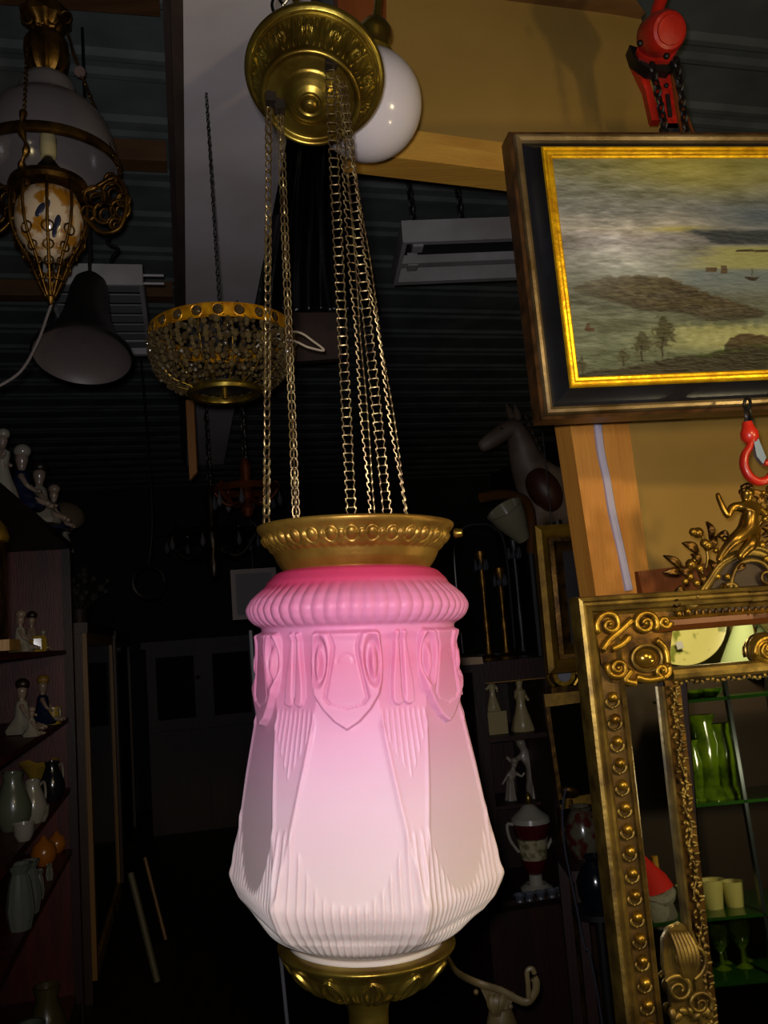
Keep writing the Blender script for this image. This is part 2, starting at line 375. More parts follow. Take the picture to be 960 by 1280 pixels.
def pink_glass():
    m = bpy.data.materials.new('pink_cased_glass'); m.use_nodes = True; nt = m.node_tree; b = nt.nodes['Principled BSDF']
    tc = nt.nodes.new('ShaderNodeTexCoord'); sx = nt.nodes.new('ShaderNodeSeparateXYZ'); mr = nt.nodes.new('ShaderNodeMapRange')
    nt.links.new(tc.outputs['Object'], sx.inputs[0]); nt.links.new(sx.outputs[2], mr.inputs[0])
    mr.inputs[1].default_value = 0.0; mr.inputs[2].default_value = SY(714)[0]
    r = nt.nodes.new('ShaderNodeValToRGB'); e = r.color_ramp.elements; e[0].position = 0; e[0].color = lin('d4c4b2'); e[1].position = 1; e[1].color = lin('b83058')
    for p_, c_ in ((.22, 'd0b8b4'), (.42, 'ceaab4'), (.56, 'c992aa'), (.68, 'c47a98'), (.76, 'c26c8c'), (.85, 'c4789a'), (.93, 'c0708e'), (.965, 'b43a5c')):
        q = e.new(p_); q.color = lin(c_)
    nt.links.new(mr.outputs[0], r.inputs[0])
    ns = nt.nodes.new('ShaderNodeTexNoise'); ns.inputs['Scale'].default_value = 9; mx = nt.nodes.new('ShaderNodeMixRGB'); mx.blend_type = 'MULTIPLY'; mx.inputs[0].default_value = .12
    nt.links.new(tc.outputs['Object'], ns.inputs['Vector']); nt.links.new(r.outputs[0], mx.inputs[1]); nt.links.new(ns.outputs['Fac'], mx.inputs[2]); nt.links.new(mx.outputs[0], b.inputs['Base Color'])
    b.inputs['Roughness'].default_value = .5; b.inputs['Specular IOR Level'].default_value = .22; b.inputs['Coat Weight'].default_value = .03; b.inputs['Coat Roughness'].default_value = .2
    b.inputs['Subsurface Weight'].default_value = .45; b.inputs['Subsurface Radius'].default_value = (1, .55, .5); b.inputs['Subsurface Scale'].default_value = .012
    return m
revolve('glass_shade', sp, 1080, shadeH, pink_glass(), LAMP.e, rows=440)['label'] = 'pink to white cased glass shade'
# --- gallery above the shade
gp = LP([(113, 663), (117, 658), (121, 657), (123, 660), (121.5, 664), (118, 668), (116, 671), (113.5, 677), (110, 684), (106, 689), (103, 691), (101.5, 695), (98.5, 702), (93, 710), (91, 712), (91, 716), (84, 716), (84, 712), (100, 690), (112, 668), (113, 663)])
SG, KG = SY(677)
def galH(TH, S, RR):
    out = RR.copy(); m = (RR > 104*KG) & (np.abs(S-SG) < .02)
    ph = (TH*30/(2*PI)); f = ph-np.round(ph); f2 = (ph+.5)-np.round(ph+.5)
    u = f*2*PI/30*.113; u2 = f2*2*PI/30*.113; d = np.hypot(u, S-SG)/.0056; d2 = np.hypot(u2, S-SG+.001)/.0042
    H = .0034*np.sqrt(np.clip(1-d*d, 0, 1)) - .0012*np.exp(-((d-1.35)/.18)**2) + .0022*np.sqrt(np.clip(1-d2*d2, 0, 1))
    H += .0006*np.cos(2*PI*ph*2)*np.exp(-((S-SG+.011)/.0022)**2)
    return out+H*(S > SG-.016)*(S < SG+.009)*(RR > 103*KG)
revolve('gallery_ring', gp, 720, galH, brass_aged, LAMP.e, rows=190)['label'] = 'aged brass gallery ring with embossed beads'
mb = MB(); c = LB+La*(SG+.004)
for ang in (80, -42): 
    q = c+Le*math.sin(math.radians(ang))*.1145+Lg*math.cos(math.radians(ang))*.1145; o_ = (q-c)/np.linalg.norm(q-c)
    mb2 = MB().lathe([(.001, 0), (.0045, 0), (.0055, .003), (.0045, .009), (.001, .010)], q-o_*.002, o_, 12)
    if ang > 0: LAMP.part('thumb_screw', mb2, brass)
# --- bottom holder
hp = LP([(98, 1172), (108, 1174), (112, 1177), (110, 1181), (104, 1187), (100, 1195), (92, 1207), (80, 1219), (64, 1229), (46, 1236), (34, 1241), (30, 1246), (27, 1252), (25, 1262), (25, 1300), (30, 1310), (42, 1325), (46, 1340), (30, 1360), (.5, 1366)])
SH1, SH0 = SY(1187)[0], SY(1236)[0]
def holdH(TH, S, RR):
    t = np.clip((SH1-S)/(SH1-SH0), 0, 1); env = sst(0, .12, t)*(1-sst(.86, 1, t))
    ph = (TH-.1)*12/(2*PI); f = np.abs(ph-np.round(ph))*2
    lobe = np.exp(-((f-.55*np.sin(PI*t))/.10)**2) + .8*np.exp(-(f/.12)**2)*(t < .7) + .7*np.exp(-((f-1)/.16)**2-((t-.45)/.3)**2)
    return RR+.0055*env*(lobe-.35)
revolve('shade_holder', hp, 720, holdH, brass, LAMP.e, rows=220)['label'] = 'embossed polished brass holder under the shade'
# --- canopy
Cc = P(393, 95, 1.0); kC = depth(Cc)/F
vd = (EYE-Cc)/np.linalg.norm(EYE-Cc)
dn = -_u*math.cos(math.radians(9))-_r*math.sin(math.radians(9)); dn = dn-vd*np.dot(dn, vd); dn /= np.linalg.norm(dn)
ti = math.radians(28); Cn = vd*math.cos(ti)+dn*math.sin(ti)
Cx = np.cross(Cn, dn); Cx /= np.linalg.norm(Cx); Cy = np.cross(Cx, Cn)
cprof = [(78, -.004), (84, -.006), (87, -.003), (87.5, 0), (86, .004), (82, .0065), (79, .006), (77.5, .004), (76, .006), (73, .014), (68, .028), (64, .040), (61.5, .049), (61, .0515), (61.5, .0535), (60, .056), (57.5, .057), (55, .0555), (54, .052), (52, .0505), (48, .051), (36, .0515), (33, .053), (28, .058), (22, .063), (15, .0665), (13.5, .0655), (12.5, .0645), (11, .0655), (10.5, .068), (9, .071), (6, .0735), (.3, .0745)]
cprof = [(r*kC, h) for r, h in cprof]
def canH(TH, S, RR):
    t = np.clip((S-.007)/(.050-.007), 0, 1); reg = (RR > 60.5*kC) & (RR < 77*kC) & (S > .004)
    env = sst(0, .10, t)*(1-sst(.88, 1, t))*reg
    ph = TH*13/(2*PI); f = ph-np.round(ph); g = np.abs(ph+.5-np.round(ph+.5))*2      # g: 0 on dividing bars
    bar = np.exp(-(g/.13)**2)*.9
    af = np.abs(f)*2
    drop = np.sqrt(np.clip(1-np.hypot(af/.24, (t-.28)/.24)**2, 0, 1))*1.1
    ring_ = np.exp(-((np.hypot(af/.36, (t-.30)/.30)-1)/.16)**2)*.45
    stem = np.exp(-(af/.09)**2)*(t > .45)*(t < .85)*.7
    leaf = np.exp(-((af-.30-.35*np.sin((t-.4)*4.5))/.12)**2)*(t > .38)*.75 + np.exp(-((af-.62)/.09)**2-((t-.12)/.1)**2)*.7
    return RR+.0062*env*(bar+drop+ring_+stem+leaf-.35)
cap = revolve('canopy', cprof, 900, canH, brass, LAMP.e, rows=360, O=Cc, A=Cn, E=Cx, G=Cy); cap['label'] = 'embossed brass ceiling canopy tipped on its side'
# chain pulley slots
def on_c(px, py, h): return PL(px, py, Cc+Cn*h, Cn)
slot = mat('dark_slot', '1a120c', .5, .3)
for nm, (px, py, h, w_, l_) in (('pulley_slot', (413, 77, .046, .011, .013)), ('pulley_slot', (338, 121, .05, .010, .014)), ('pulley_slot', (349, 132, .052, .010, .012))):
    q = on_c(px, py, h); LAMP.part(nm, MB().box(q, (w_*1.25, .016, l_*1.35), .2), slot)
# --- chains
def ladder(p, q, w_, pitch, yaw=0, r=.00095):
    p, q = Vector(p), Vector(q); d = q-p; n = int(d.length/pitch); t = d.normalized(); x = Vector((math.cos(yaw), math.sin(yaw), 0)); x = (x-t*x.dot(t)).normalized(); y = t.cross(x); mb = MB()
    tw = rnd.uniform(0, 6)
    for i in range(n):
        a = yaw*0+.25*math.sin(i*.35+tw); xx = x*math.cos(a)+y*math.sin(a); yy = t.cross(xx)
        c0 = p+d*(i/n); c1 = p+d*((i+1)/n); L = (c1-c0)
        mb.tube([c0-xx*w_, c0-xx*w_*.4+yy*r, c0+xx*w_*.4+yy*r, c0+xx*w_], r, 5)
        for s_ in (-1, 1):
            mb.tube([c0+xx*w_*s_, c0+L*.35+xx*w_*s_*.98, c0+L*.65+xx*w_*s_*.72+yy*r*1.6, c0+L*1.08+xx*w_*s_*.74+yy*r*1.6], r, 5)
    return mb
def oval_chain(p, q, pitch, hl, hw, r, yaw=.8):
    p, q = Vector(p), Vector(q); d = q-p; n = int(d.length/pitch); t = d.normalized(); x = Vector((math.cos(yaw), math.sin(yaw), 0)); x = (x-t*x.dot(t)).normalized(); y = t.cross(x); mb = MB()
    for i in range(n+1):
        a = (i % 2)*PI/2+.15*math.sin(i*1.3); e = x*math.cos(a)+y*math.sin(a); c0 = p+d*(i/n)
        mb.tube([c0+t*hl*math.sin(k*PI/6)+e*hw*math.cos(k*PI/6) for k in range(12)], r, 5, True)
    return mb
def loop_chain(p, q, pitch, r=.0009, yaw=0):          # loop-in-loop links, two rings per link
    p, q = Vector(p), Vector(q); d = q-p; n = int(d.length/pitch); t = d.normalized(); x = Vector((math.cos(yaw), math.sin(yaw), 0)); x = (x-t*x.dot(t)).normalized(); y = t.cross(x); mb = MB()
    for i in range(n+1):
        for s_ in (-.5, .5):
            a = s_*1.5+.2*math.sin(i*.5); e = x*math.cos(a)+y*math.sin(a); c0 = p+d*(i/n)
            mb.tube([c0+t*pitch*.66*math.sin(k*PI/6)+e*.0042*math.cos(k*PI/6) for k in range(12)], r, 5, True)
    return mb
pt = on_c(336, 128, .05); pt2 = on_c(350, 138, .05); ptR = on_c(414, 88, .052)
LAMP.part('chain', loop_chain(pt, P(333, 664, 1.0), .0113), brass_chain)
LAMP.part('chain', loop_chain(pt2, P(371, 664, 1.02), .0113, yaw=.9), brass_chain)
for (dx, dy, bx, by, yw, wd) in ((-2, 0, 440.5, 1.0, .05, .0055), (6, 1, 467, 1.04, .75, .0052), (12, 1, 487, 1.05, -.15, .0056), (9, 3, 511, 1.03, 1.15, .0056)):
    LAMP.part('chain', ladder(ptR+_r*dx*kC+_u*(-dy)*kC+np.array([0, (by-1)*.25, 0]), P(bx, 668, by), wd, .0102, yw), brass_chain)
# --- hooks over the canopy
for (x0, y0, x1, y1) in ((374, 21, 360, -46), (398, 20, 380, -46)):
    LAMP.part('hanger_rod', MB().tube([P(x0, y0, 1.02), P(x1, y1, 1.02)], .0042, 10), brass)
for (x0, y0, s_) in ((345, 22, 1), (364, 22, -1)):
    LAMP.part('hook', MB().tube(cat([P(x0, y0, 1.03), P(x0-5*s_, 6, 1.03), P(x0+1*s_, -10, 1.03), P(x0+12*s_, -16, 1.03), P(x0+16*s_, -4, 1.03), P(x0+8*s_, 8, 1.03)], 6), .0021, 8), chrome)
# ================================================================== GLOBE LAMP
g0 = P(459, 131, 1.24); kg = depth(g0)/F
GL = T('globe_lamp', 'round white glass globe pendant half hidden behind the brass canopy', 'lamp', g0)
GL.part('glass_globe', MB().ball(g0, 68*kg, 64, 40), milk)
gt = P(468, 45, 1.24); ga = (gt-g0)/np.linalg.norm(gt-g0)
L_ = np.linalg.norm(gt-g0)
GL.part('fitter', MB().lathe([(.001, L_-.035), (.030, L_-.035), (.032, L_-.028), (.024, L_-.022), (.023, L_-.008), (.026, L_), (.025, L_+.012), (.018, L_+.022), (.008, L_+.027), (.006, L_+.04), (.006, L_+.30), (.001, L_+.30)], g0, ga, 40), brass)
# ================================================================== PAINTING
ya = math.radians(8.5); fn_ = np.array([math.sin(ya), -math.cos(ya), 0]); p00 = P(633, 170, 1.36)
def A_(px, py, h=0): return PL(px, py, p00, fn_)+fn_*h
PT = T('landscape_painting', 'coastal landscape oil painting in a black and gold frame with pale worn edge', 'painting', A_(673, 526))
cTL, cBL = A_(633, 170), A_(674, 527); ex = np.array([math.cos(ya), math.sin(ya), 0]); 
ey = (cBL-cTL); Hh = np.linalg.norm(ey); ey = ey/Hh; ex = ex-ey*np.dot(ex, ey)*.35; ex /= np.linalg.norm(ex)
Wd = .86
def FR(a, b, h): return cTL+ex*a+ey*b+fn_*h       # a to the right, b down, h out of the wall
def mitre(name, prof, m, thing, lab=None, of=None, base=None, WW=Wd, HH=None, fr=FR, n=1):
    HH = HH or Hh; mb = MB(); rings = []
    for (i, h) in prof:
        ring = []
        cs = [(i, i), (WW-i, i), (WW-i, HH-i), (i, HH-i)]
        for k in range(4): ring.append(fr(cs[k][0], cs[k][1], h))
        rings.append(ring)
    m_ = len(prof)
    mb.add([p for rg in rings for p in rg], [(k*4+j, k*4+(j+1) % 4, ((k+1) % m_)*4+(j+1) % 4, ((k+1) % m_)*4+j) for k in range(m_) for j in range(4)])
    return thing.part(name, mb, m, lab, smooth=.5, of=of)
frame_pale = mat('worn_pale_gold', '8f7a56', .34, .5, bump=.0005, bscale=80, col2='54401f', cscale=14)
frame_brown = mat('frame_brown', '5a3a1c', .4, .1, bump=.0005, col2='32200e', cscale=30)
frame_black = mat('frame_black', '10100f', .3, .0, bump=.0003, bscale=60, col2='191a20', cscale=10)
mitre('outer_edge', [(0, -.03), (0, .012), (.004, .017), (.0065, .012), (.0065, -.03)], frame_brown, PT)
mitre('outer_moulding', [(.0066, -.01), (.0066, .014), (.009, .020), (.0135, .0215), (.018, .018), (.0195, .013), (.0195, -.01)], frame_pale, PT, 'pale worn outer moulding')
mitre('black_cove', [(.0196, -.01), (.0196, .011), (.027, .016), (.037, .028), (.0415, .038), (.0415, -.01)], frame_black, PT, 'black cove of the frame')
mitre('gilt_slip', [(.0416, -.005), (.0416, .039), (.0435, .042), (.0455, .0415), (.047, .0395), (.050, .0405), (.052, .040), (.0535, .038), (.057, .0385), (.0595, .0365), (.0600, .0345), (.0600, -.005)], gilt_bright, PT, 'bright gold inner moulding')
cTLc, = (FR(.058, .058, .010),)
nx, ny = 420, 300
gx, gy = np.meshgrid(np.linspace(0, 1, nx), np.linspace(0, 1, ny))
VV = cTL+fn_*.0345+(.059+gx*(Wd-.118))[..., None]*ex+(.059+gy*(Hh-.118))[..., None]*ey
qq = VV-EYE; dd = qq@_f; PX = 480+F*(qq@_r)/dd; PYv = 640-F*(qq@_u)/dd
def paintcol(x, y):
    n1 = fbm(x/38, y/9, 5, 1); n2 = fbm(x/14, y/3.2, 4, 2); n3 = fbm(x/7, y/5, 4, 3)
    def C(*c): return np.array(c, float)
    def mix(a, b, t): t = np.clip(t, 0, 1)[..., None]; return a*(1-t)+b*t
    c = np.zeros(x.shape+(3,))
    stops = [(195, (104, 104, 78)), (215, (134, 134, 108)), (235, (126, 128, 118)), (262, (120, 122, 120)), (285, (150, 146, 138)), (300, (126, 124, 126)), (322, (140, 142, 138)), (345, (128, 132, 126)), (372, (104, 108, 98)), (400, (100, 106, 90)), (440, (104, 112, 92)), (485, (84, 92, 74))]
    ys = [s_[0] for s_ in stops]
    for k in range(3): c[..., k] = np.interp(y+ (n1-.5)*22, ys, [s_[1][k] for s_ in stops])
    c += ((n1-.5)*60)[..., None]*np.array([1, 1, 1.05])+((n2-.5)*44)[..., None]
    c = mix(c, C(170, 160, 78)+(n1-.5)[..., None]*60, np.exp(-((x-850-(y-200)*1.0)/90)**2)*sst(262, 205, y)*.75)
    c = mix(c, C(150, 148, 92), np.exp(-((x-960)/110)**2)*sst(250, 200, y)*.5)
    c = mix(c, C(84, 98, 116), sst(840, 960, x)*np.exp(-((y-272)/20)**2)*.7)
    c = mix(c, C(178, 170, 80), np.exp(-((y-286+(x-850)*.02)/3.5)**2)*np.exp(-((x-845)/32)**2)*.6)
    c = mix(c, C(62, 68, 76), sst(860, 880, x-(y-288)*2+n3*18)*sst(288, 293, y+n2*5)*sst(308, 303, y))       # far shore
    c = mix(c, C(150, 150, 98), sst(830, 925, x+(n1-.5)*70)*sst(304, 312, y)*sst(342, 332, y)*.85)
    c = mix(c, C(70, 60, 48), (np.abs(y-313.5-(x-950)*.01) < 1.3)*(x > 920)*1.0)
    c = mix(c, C(104, 116, 122), sst(830, 870, x)*sst(334, 340, y)*sst(378, 350, y)*.7)
    for (hx, hw, y0, y1) in ((889, 7, 334, 340), (905, 4, 332, 342)): c = mix(c, C(92, 78, 62), (np.abs(x-hx) < hw)*(y > y0)*(y < y1)*1.0)
    c = mix(c, C(60, 54, 46), ((np.abs(x-940) < 10-(y-346)*1.2)*(y > 346)*(y < 350.5))*1.0); c = mix(c, C(80, 76, 62), ((np.abs(x-940) < .7)*(y > 336)*(y < 347))*.8)
    # island
    up = np.interp(x, [712, 722, 735, 760, 790, 830, 870, 910, 945, 960], [362, 354, 350, 345, 343, 345, 360, 374, 384, 392])+(n3-.5)*9
    lo = np.interp(x, [712, 740, 770, 800, 860, 885, 920, 950, 960], [362, 371, 378, 388, 392, 401, 401, 396, 392])+(n2-.5)*5
    isl = sst(-1, 3, y-up)*sst(-1, 2, lo-y)*sst(712, 720, x)
    ic = mix(np.broadcast_to(C(88, 78, 60), c.shape), C(56, 46, 34), sst(.3, .7, n3)); ic = mix(ic, C(84, 78, 50), sst(.5, .7, n1)*.5); ic = mix(ic, C(52, 44, 34), sst(10, 2, lo-y)*.8)
    c = mix(c, ic, isl*np.interp(x, [712, 780, 870], [.42, .72, 1])*(.7+.3*sst(.3, .6, n1)))  # island fades leftward, veiled by flash glare put into the colour
    c = mix(c, C(176, 174, 118)+(n3-.5)[..., None]*50, sst(780, 880, x+(y-420)*.4+(n1-.5)*90)*sst(400, 412, y+(n3-.5)*10)*sst(448, 428, y)*.7)
    c += (38*np.exp(-((x-770-(y-300)*.3)/60)**2-((y-300)/48)**2)*(.4+1.2*n2))[..., None]*np.array([1, .98, 1.02])  # silvery flash glare painted into the canvas colours
    # small boat
    c = mix(c, C(82, 52, 36), ((np.abs(x-737) < 6)*(y > 410)*(y < 414)+(np.abs(x-735) < 2.5)*(y > 404)*(y < 411))*.9)
    # near shore
    sh = np.interp(x, [700, 720, 745, 790, 840, 880, 906, 914, 908, 925, 960, 1010], [482, 470, 463, 458, 447, 441, 436, 428, 420, 418, 424, 430])
    sh = np.where(x > 905, np.interp(x, [905, 912, 925, 960, 1010], [434, 422, 416, 420, 424]), sh)+(n3-.5)*6
    gc = mix(np.broadcast_to(C(44, 40, 24), c.shape), C(66, 60, 44), sst(.5, .75, n3)*.6); gc = mix(gc, C(58, 74, 28), sst(.42, .62, n1)*sst(840, 870, x)); gc = mix(gc, C(40, 32, 20), sst(.5, .3, n2)*.6)
    gc = mix(gc, C(96, 74, 52), sst(900, 915, x)*sst(440, 425, y)*.7)
    c = mix(c, gc, sst(-1.5, 2.5, y-sh))
    # trees
    for (tx, ty, tw, th, s_) in ((829, 446, 14, 50, 5), (803, 449, 12, 33, 6), (779, 455, 8, 17, 8), (727, 468, 7, 20, 9)):
        e = fbm((x-tx)/3.4+40+s_, (y-ty)/3.4+20, 3, s_); r_ = np.hypot((x-tx)/(tw*(.55+.45*sst(ty-th, ty-th*.55, y))), (y-(ty-th*.62))/(th*.46))
        c = mix(c, C(64, 62, 40), sst(1.15, .6, r_+(e-.5)*1.6)*.85)
        c = mix(c, C(46, 38, 26), ((np.abs(x-tx-np.sin(y/9)*1.2) < 1.1)*(y > ty-th*.6)*(y < ty+3))*.9)
    return np.clip(c, 8, 235)
pc = paintcol(PX, PYv)
lc = pc/255.; lc = np.where(lc <= .04045, lc/12.92, ((lc+.055)/1.055)**2.4)
me = bpy.data.meshes.new('canvas'); idx = np.arange(nx*ny).reshape(ny, nx)
Q = np.stack([idx[:-1, :-1], idx[1:, :-1], idx[1:, 1:], idx[:-1, 1:]], -1).reshape(-1, 4)
me.from_pydata((VV-PT.o0).reshape(-1, 3).tolist(), [], Q.tolist()); me.shade_smooth()
at = me.color_attributes.new('paint', 'FLOAT_COLOR', 'POINT'); at.data.foreach_set('color', np.concatenate([(lc**1.2)*.85, np.ones(lc.shape[:2]+(1,))], -1).astype(np.float32).ravel())
cm = bpy.data.materials.new('oil_paint'); cm.use_nodes = True; nt = cm.node_tree; b = nt.nodes['Principled BSDF']
an = nt.nodes.new('ShaderNodeAttribute'); an.attribute_name = 'paint'; nt.links.new(an.outputs['Color'], b.inputs['Base Color'])
b.inputs['Roughness'].default_value = .45; b.inputs['Specular IOR Level'].default_value = .35
tc = nt.nodes.new('ShaderNodeTexCoord'); mp = nt.nodes.new('ShaderNodeMapping'); mp.inputs['Scale'].default_value = (1, 1, 3.2)
n2 = nt.nodes.new('ShaderNodeTexNoise'); n2.inputs['Scale'].default_value = 55; n2.inputs['Detail'].default_value = 5
bp = nt.nodes.new('ShaderNodeBump'); bp.inputs['Strength'].default_value = 1; bp.inputs['Distance'].default_value = .0022
nt.links.new(tc.outputs['Object'], mp.inputs[0]); nt.links.new(mp.outputs[0], n2.inputs['Vector']); nt.links.new(n2.outputs['Fac'], bp.inputs['Height']); nt.links.new(bp.outputs[0], b.inputs['Normal'])
me.materials.append(cm); cv = bpy.data.objects.new('canvas', me); COL.objects.link(cv); cv.parent = PT.e; cv['label'] = 'painted seascape with wooded island and shore'
PT.part('backing', MB().hexa([FR(.05, .05, -.004), FR(Wd-.05, .05, -.004), FR(Wd-.05, Hh-.05, -.004), FR(.05, Hh-.05, -.004)], [FR(.05, .05, .004), FR(Wd-.05, .05, .004), FR(Wd-.05, Hh-.05, .004), FR(.05, Hh-.05, .004)]), mat('canvas_back', '3a2c1c', .8))
# ================================================================== MIRROR
ym = math.radians(9); tl = math.radians(2.5)
mn = np.array([math.sin(ym)*math.cos(tl), -math.cos(ym)*math.cos(tl), math.sin(tl)]); m0 = P(713, 748, 1.36)
def M_(px, py, h=0): return PL(px, py, m0, mn)+mn*h
km = depth(m0)/F
def mslab(pts, h0, h1): return MB().prism([M_(x, y)+mn*h0 for x, y in pts], mn*(h1-h0))
MR = T('gilt_mirror', 'tall gilt wall mirror with beaded frame, mirrored side panels and carved cherub crest', 'mirror', M_(775, 1275))
gold_m = mat('mirror_gilt', '8a7030', .44, .75, bump=.0007, bscale=90, col2='54401a', cscale=26)
def strip(path, prof, m, name, lab=None):     # prof: [(offset px to the right/down, h)] swept down and across with a mitred corner
    pass
XL = lambda y: np.interp(y, [748, 1000, 1300, 1500], [713, 741, 775, 797])      # outer left edge in the picture
def lshape(o0, prof, top=True, ybot=1420, xr=1010, ysl=-.065, m=gold_m, name='moulding', lab=None, y0=None):
    """moulding running up the left side and along the top; offsets in picture pixels"""
    mb = MB(); rings = []
    for (o, h) in prof:
        oo = o0+o; yc = 748+oo*.95
        rings.append([M_(XL(ybot)+oo, ybot, 0)+mn*h, M_(XL(yc)+oo, yc, 0)+mn*h] + ([M_(xr, yc+(xr-XL(yc)-oo)*ysl, 0)+mn*h] if top else []))
    k = len(rings[0]); n = len(prof)
    mb.add([p for r_ in rings for p in r_], [(i*k+j, i*k+j+1, ((i+1) % n)*k+j+1, ((i+1) % n)*k+j) for i in range(n) for j in range(k-1)])
    mb.f.append(tuple(i*k for i in range(n))); mb.f.append(tuple(i*k+k-1 for i in range(n))[::-1])
    return MR.part(name, mb, m, lab, smooth=.4)
lshape(0, [(0, -.008), (0, .020), (2, .028), (6, .030), (8, .024), (11, .023), (14, .027), (18, .024), (20, .016), (24, .012), (24, -.008)], name='outer_moulding')
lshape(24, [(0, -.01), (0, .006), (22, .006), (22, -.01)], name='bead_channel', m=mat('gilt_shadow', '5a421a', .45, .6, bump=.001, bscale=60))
lshape(46, [(0, -.01), (0, .014), (3, .019), (6, .014), (6, -.01)], top=False, name='inner_fillet')
# carcass
MR.part('backboard', mslab([(XL(760)+12, 760), (1010, 745), (1020, 1420), (XL(1420)+12, 1420)], -.028, -.012), mat('backboard_wood', '2a1a10', .8))
# beads along the side, with little husks
mb = MB(); mh = MB()
for i in range(19):
    y = 871+i*(27.2+.25*i*.0); x = XL(y)+35.5
    mb.ball(M_(x, y, .012), (6.6*km, 6.6*km, 6.6*km), 12, 8)
    for s_ in (-1, 1):
        q = [M_(x+8*s_*math.cos(a), y+6+7*math.sin(a), .010) for a in np.linspace(-.6, 1.5, 6)]
        mh.tube(q, [.002, .003, .0032, .003, .0024, .0012], 6)
    mh.ball(M_(x, y+13.5, .009), 2.4*km, 8, 6)
MR.part('bead_row', mb, gilt, 'row of round gilt beads', smooth=3); MR.part('husk_row', mh, gold_m, smooth=3)
# egg and dart row on top
mb = MB()
for i in range(22):
    x = 842+i*8.2; y = 771-(x-842)*.045; mb.ball(M_(x, y-3, .010), (2.6*km, 2.6*km, 5.5*km), 10, 6)
MR.part('egg_row', mb, gilt_dark, smooth=3)
# mirrored panes
glass = mat('mirror_glass', 'c8ccc4', .015, 1)
def pane(pts, h=.004): return MB().prism([M_(x, y)+mn*(h-.003) for x, y in pts], mn*.003)
MR.part('side_pane', pane([(XL(850)+52, 850), (XL(850)+95, 848), (XL(1400)+95, 1400), (XL(1400)+52, 1400)]), glass, 'narrow side mirror pane', smooth=0)
MR.part('main_pane', pane([(857, 852), (1010, 840), (1030, 1400), (905, 1400), (XL(1200)+120, 1200)]), glass, 'large central mirror pane', smooth=0)
MR.part('top_pane', pane([(822, 786), (1010, 772), (1010, 822), (838, 836)]), glass, 'small upper mirror pane', smooth=0)
def bar(name, pts, wd, prof, m, lab=None):    # straight moulding between picture points; width px
    a, b = M_(*pts[0]), M_(*pts[1]); t = (b-a)/np.linalg.norm(b-a); s = np.cross(mn, t); n = len(prof)
    mb = MB().add([q+s*o*wd*km+mn*h for q in (a, b) for o, h in prof], [(i, (i+1) % n, n+(i+1) % n, n+i) for i in range(n)]+[tuple(range(n))[::-1], tuple(range(n, 2*n))])
    return MR.part(name, mb, m, lab, smooth=.4)
rp = [(-.5, 0), (-.5, .010), (-.3, .016), (0, .018), (.3, .016), (.5, .010), (.5, 0)]
bar('pane_fillet', [(XL(858)+98, 858), (XL(1400)+98, 1400)], 6, rp, gold_m)
bar('vine_bed', [(XL(855)+113, 850), (XL(1400)+113, 1400)], 20, [(-.5, 0), (-.5, .006), (.5, .006), (.5, 0)], gilt_dark)
bar('brown_rail', [(815, 784), (1010, 768)], 14, [(-.5, 0), (-.5, .020), (0, .012), (.5, .012), (.5, 0)], mat('brown_rail', '5a3010', .4, .3, bump=.0005))
bar('gilt_rail', [(800, 776), (1010, 760)], 5, rp, gilt)
bar('lower_rail', [(836, 843), (1010, 828)], 17, rp, gold_m)
# vine carving on the inner stile
mb = MB(); y = 862; k = 0
vine = cat([M_(XL(yy)+113+3.5*math.sin(yy/9), yy, .009) for yy in range(858, 1400, 8)], 3); mb.tube(vine, .0018, 6)
rr_ = random.Random(3)
while y < 1400:
    x = XL(y)+113; a = rr_.uniform(0, 6.28)
    for j in range(3):
        aa = a+j*2.1; c = M_(x+5.5*math.cos(aa), y+5*math.sin(aa), .010)
        mb.ball(c, (4.2*km, 1.8*km, 2.2*km), 8, 5, ax=(math.sin(aa), .2, math.cos(aa)))
    y += 8.5
MR.part('vine_carving', mb, gold_m, 'carved vine along the inner stile', smooth=3)
mb = MB()
for i in range(26):
    x = 842+i*6.5; y = 853-(x-842)*.075
    mb.ball(M_(x, y+1.6*math.sin(i*1.7), .008), (3.4*km, 2*km, 2.4*km), 8, 5, ax=(math.sin(i*2.1), 0, math.cos(i*2.1)))
MR.part('rail_leaves', mb, gold_m, smooth=3)
def scroll(cx, cy, r, turns, dirn, a0, h, rad, m=None):
    n = int(18*turns); q = []; rs = []
    for i in range(n+1):
        t = i/n; a = a0+dirn*2*PI*turns*t; rr = r*(1-.82*t); q.append(M_(cx+rr*math.cos(a), cy+rr*math.sin(a), h+.004*t)); rs.append(rad*(1-.45*t))
    return q, rs
# corner ornament
mb = MB().prism([M_(x, y)+mn*.004 for x, y in [(738, 768), (760, 762), (828, 762), (836, 790), (830, 845), (815, 852), (762, 852), (748, 830)]], mn*.008)
MR.part('corner_plate', mb, gilt_dark)
mb = MB()
for (cx, cy, r, tn, d, a0) in ((757, 781, 17, 1.4, 1, 2.4), (801, 780, 16, 1.6, -1, .6), (767, 835, 13, 1.7, -1, 3.6), (822, 838, 10, 1.4, 1, -.6), (825, 778, 8, 1.2, 1, 0)):
    q, rs = scroll(cx, cy, r, tn, d, a0, .014, .0056); mb.tube(q, rs, 8); mb.ball(M_(cx, cy, .019), 3.2*km, 10, 6)
for pts in ([(748, 813), (757, 800), (770, 789), (785, 775)], [(782, 796), (772, 806), (760, 812)], [(784, 838), (776, 850), (790, 854)], [(790, 846), (806, 850), (824, 846)], [(815, 800), (826, 812), (829, 830)]):
    mb.tube(cat([M_(x, y, .015) for x, y in pts], 5), .0058, 8)
MR.part('corner_scrolls', mb, gilt, 'scroll carving on the frame corner', smooth=3)
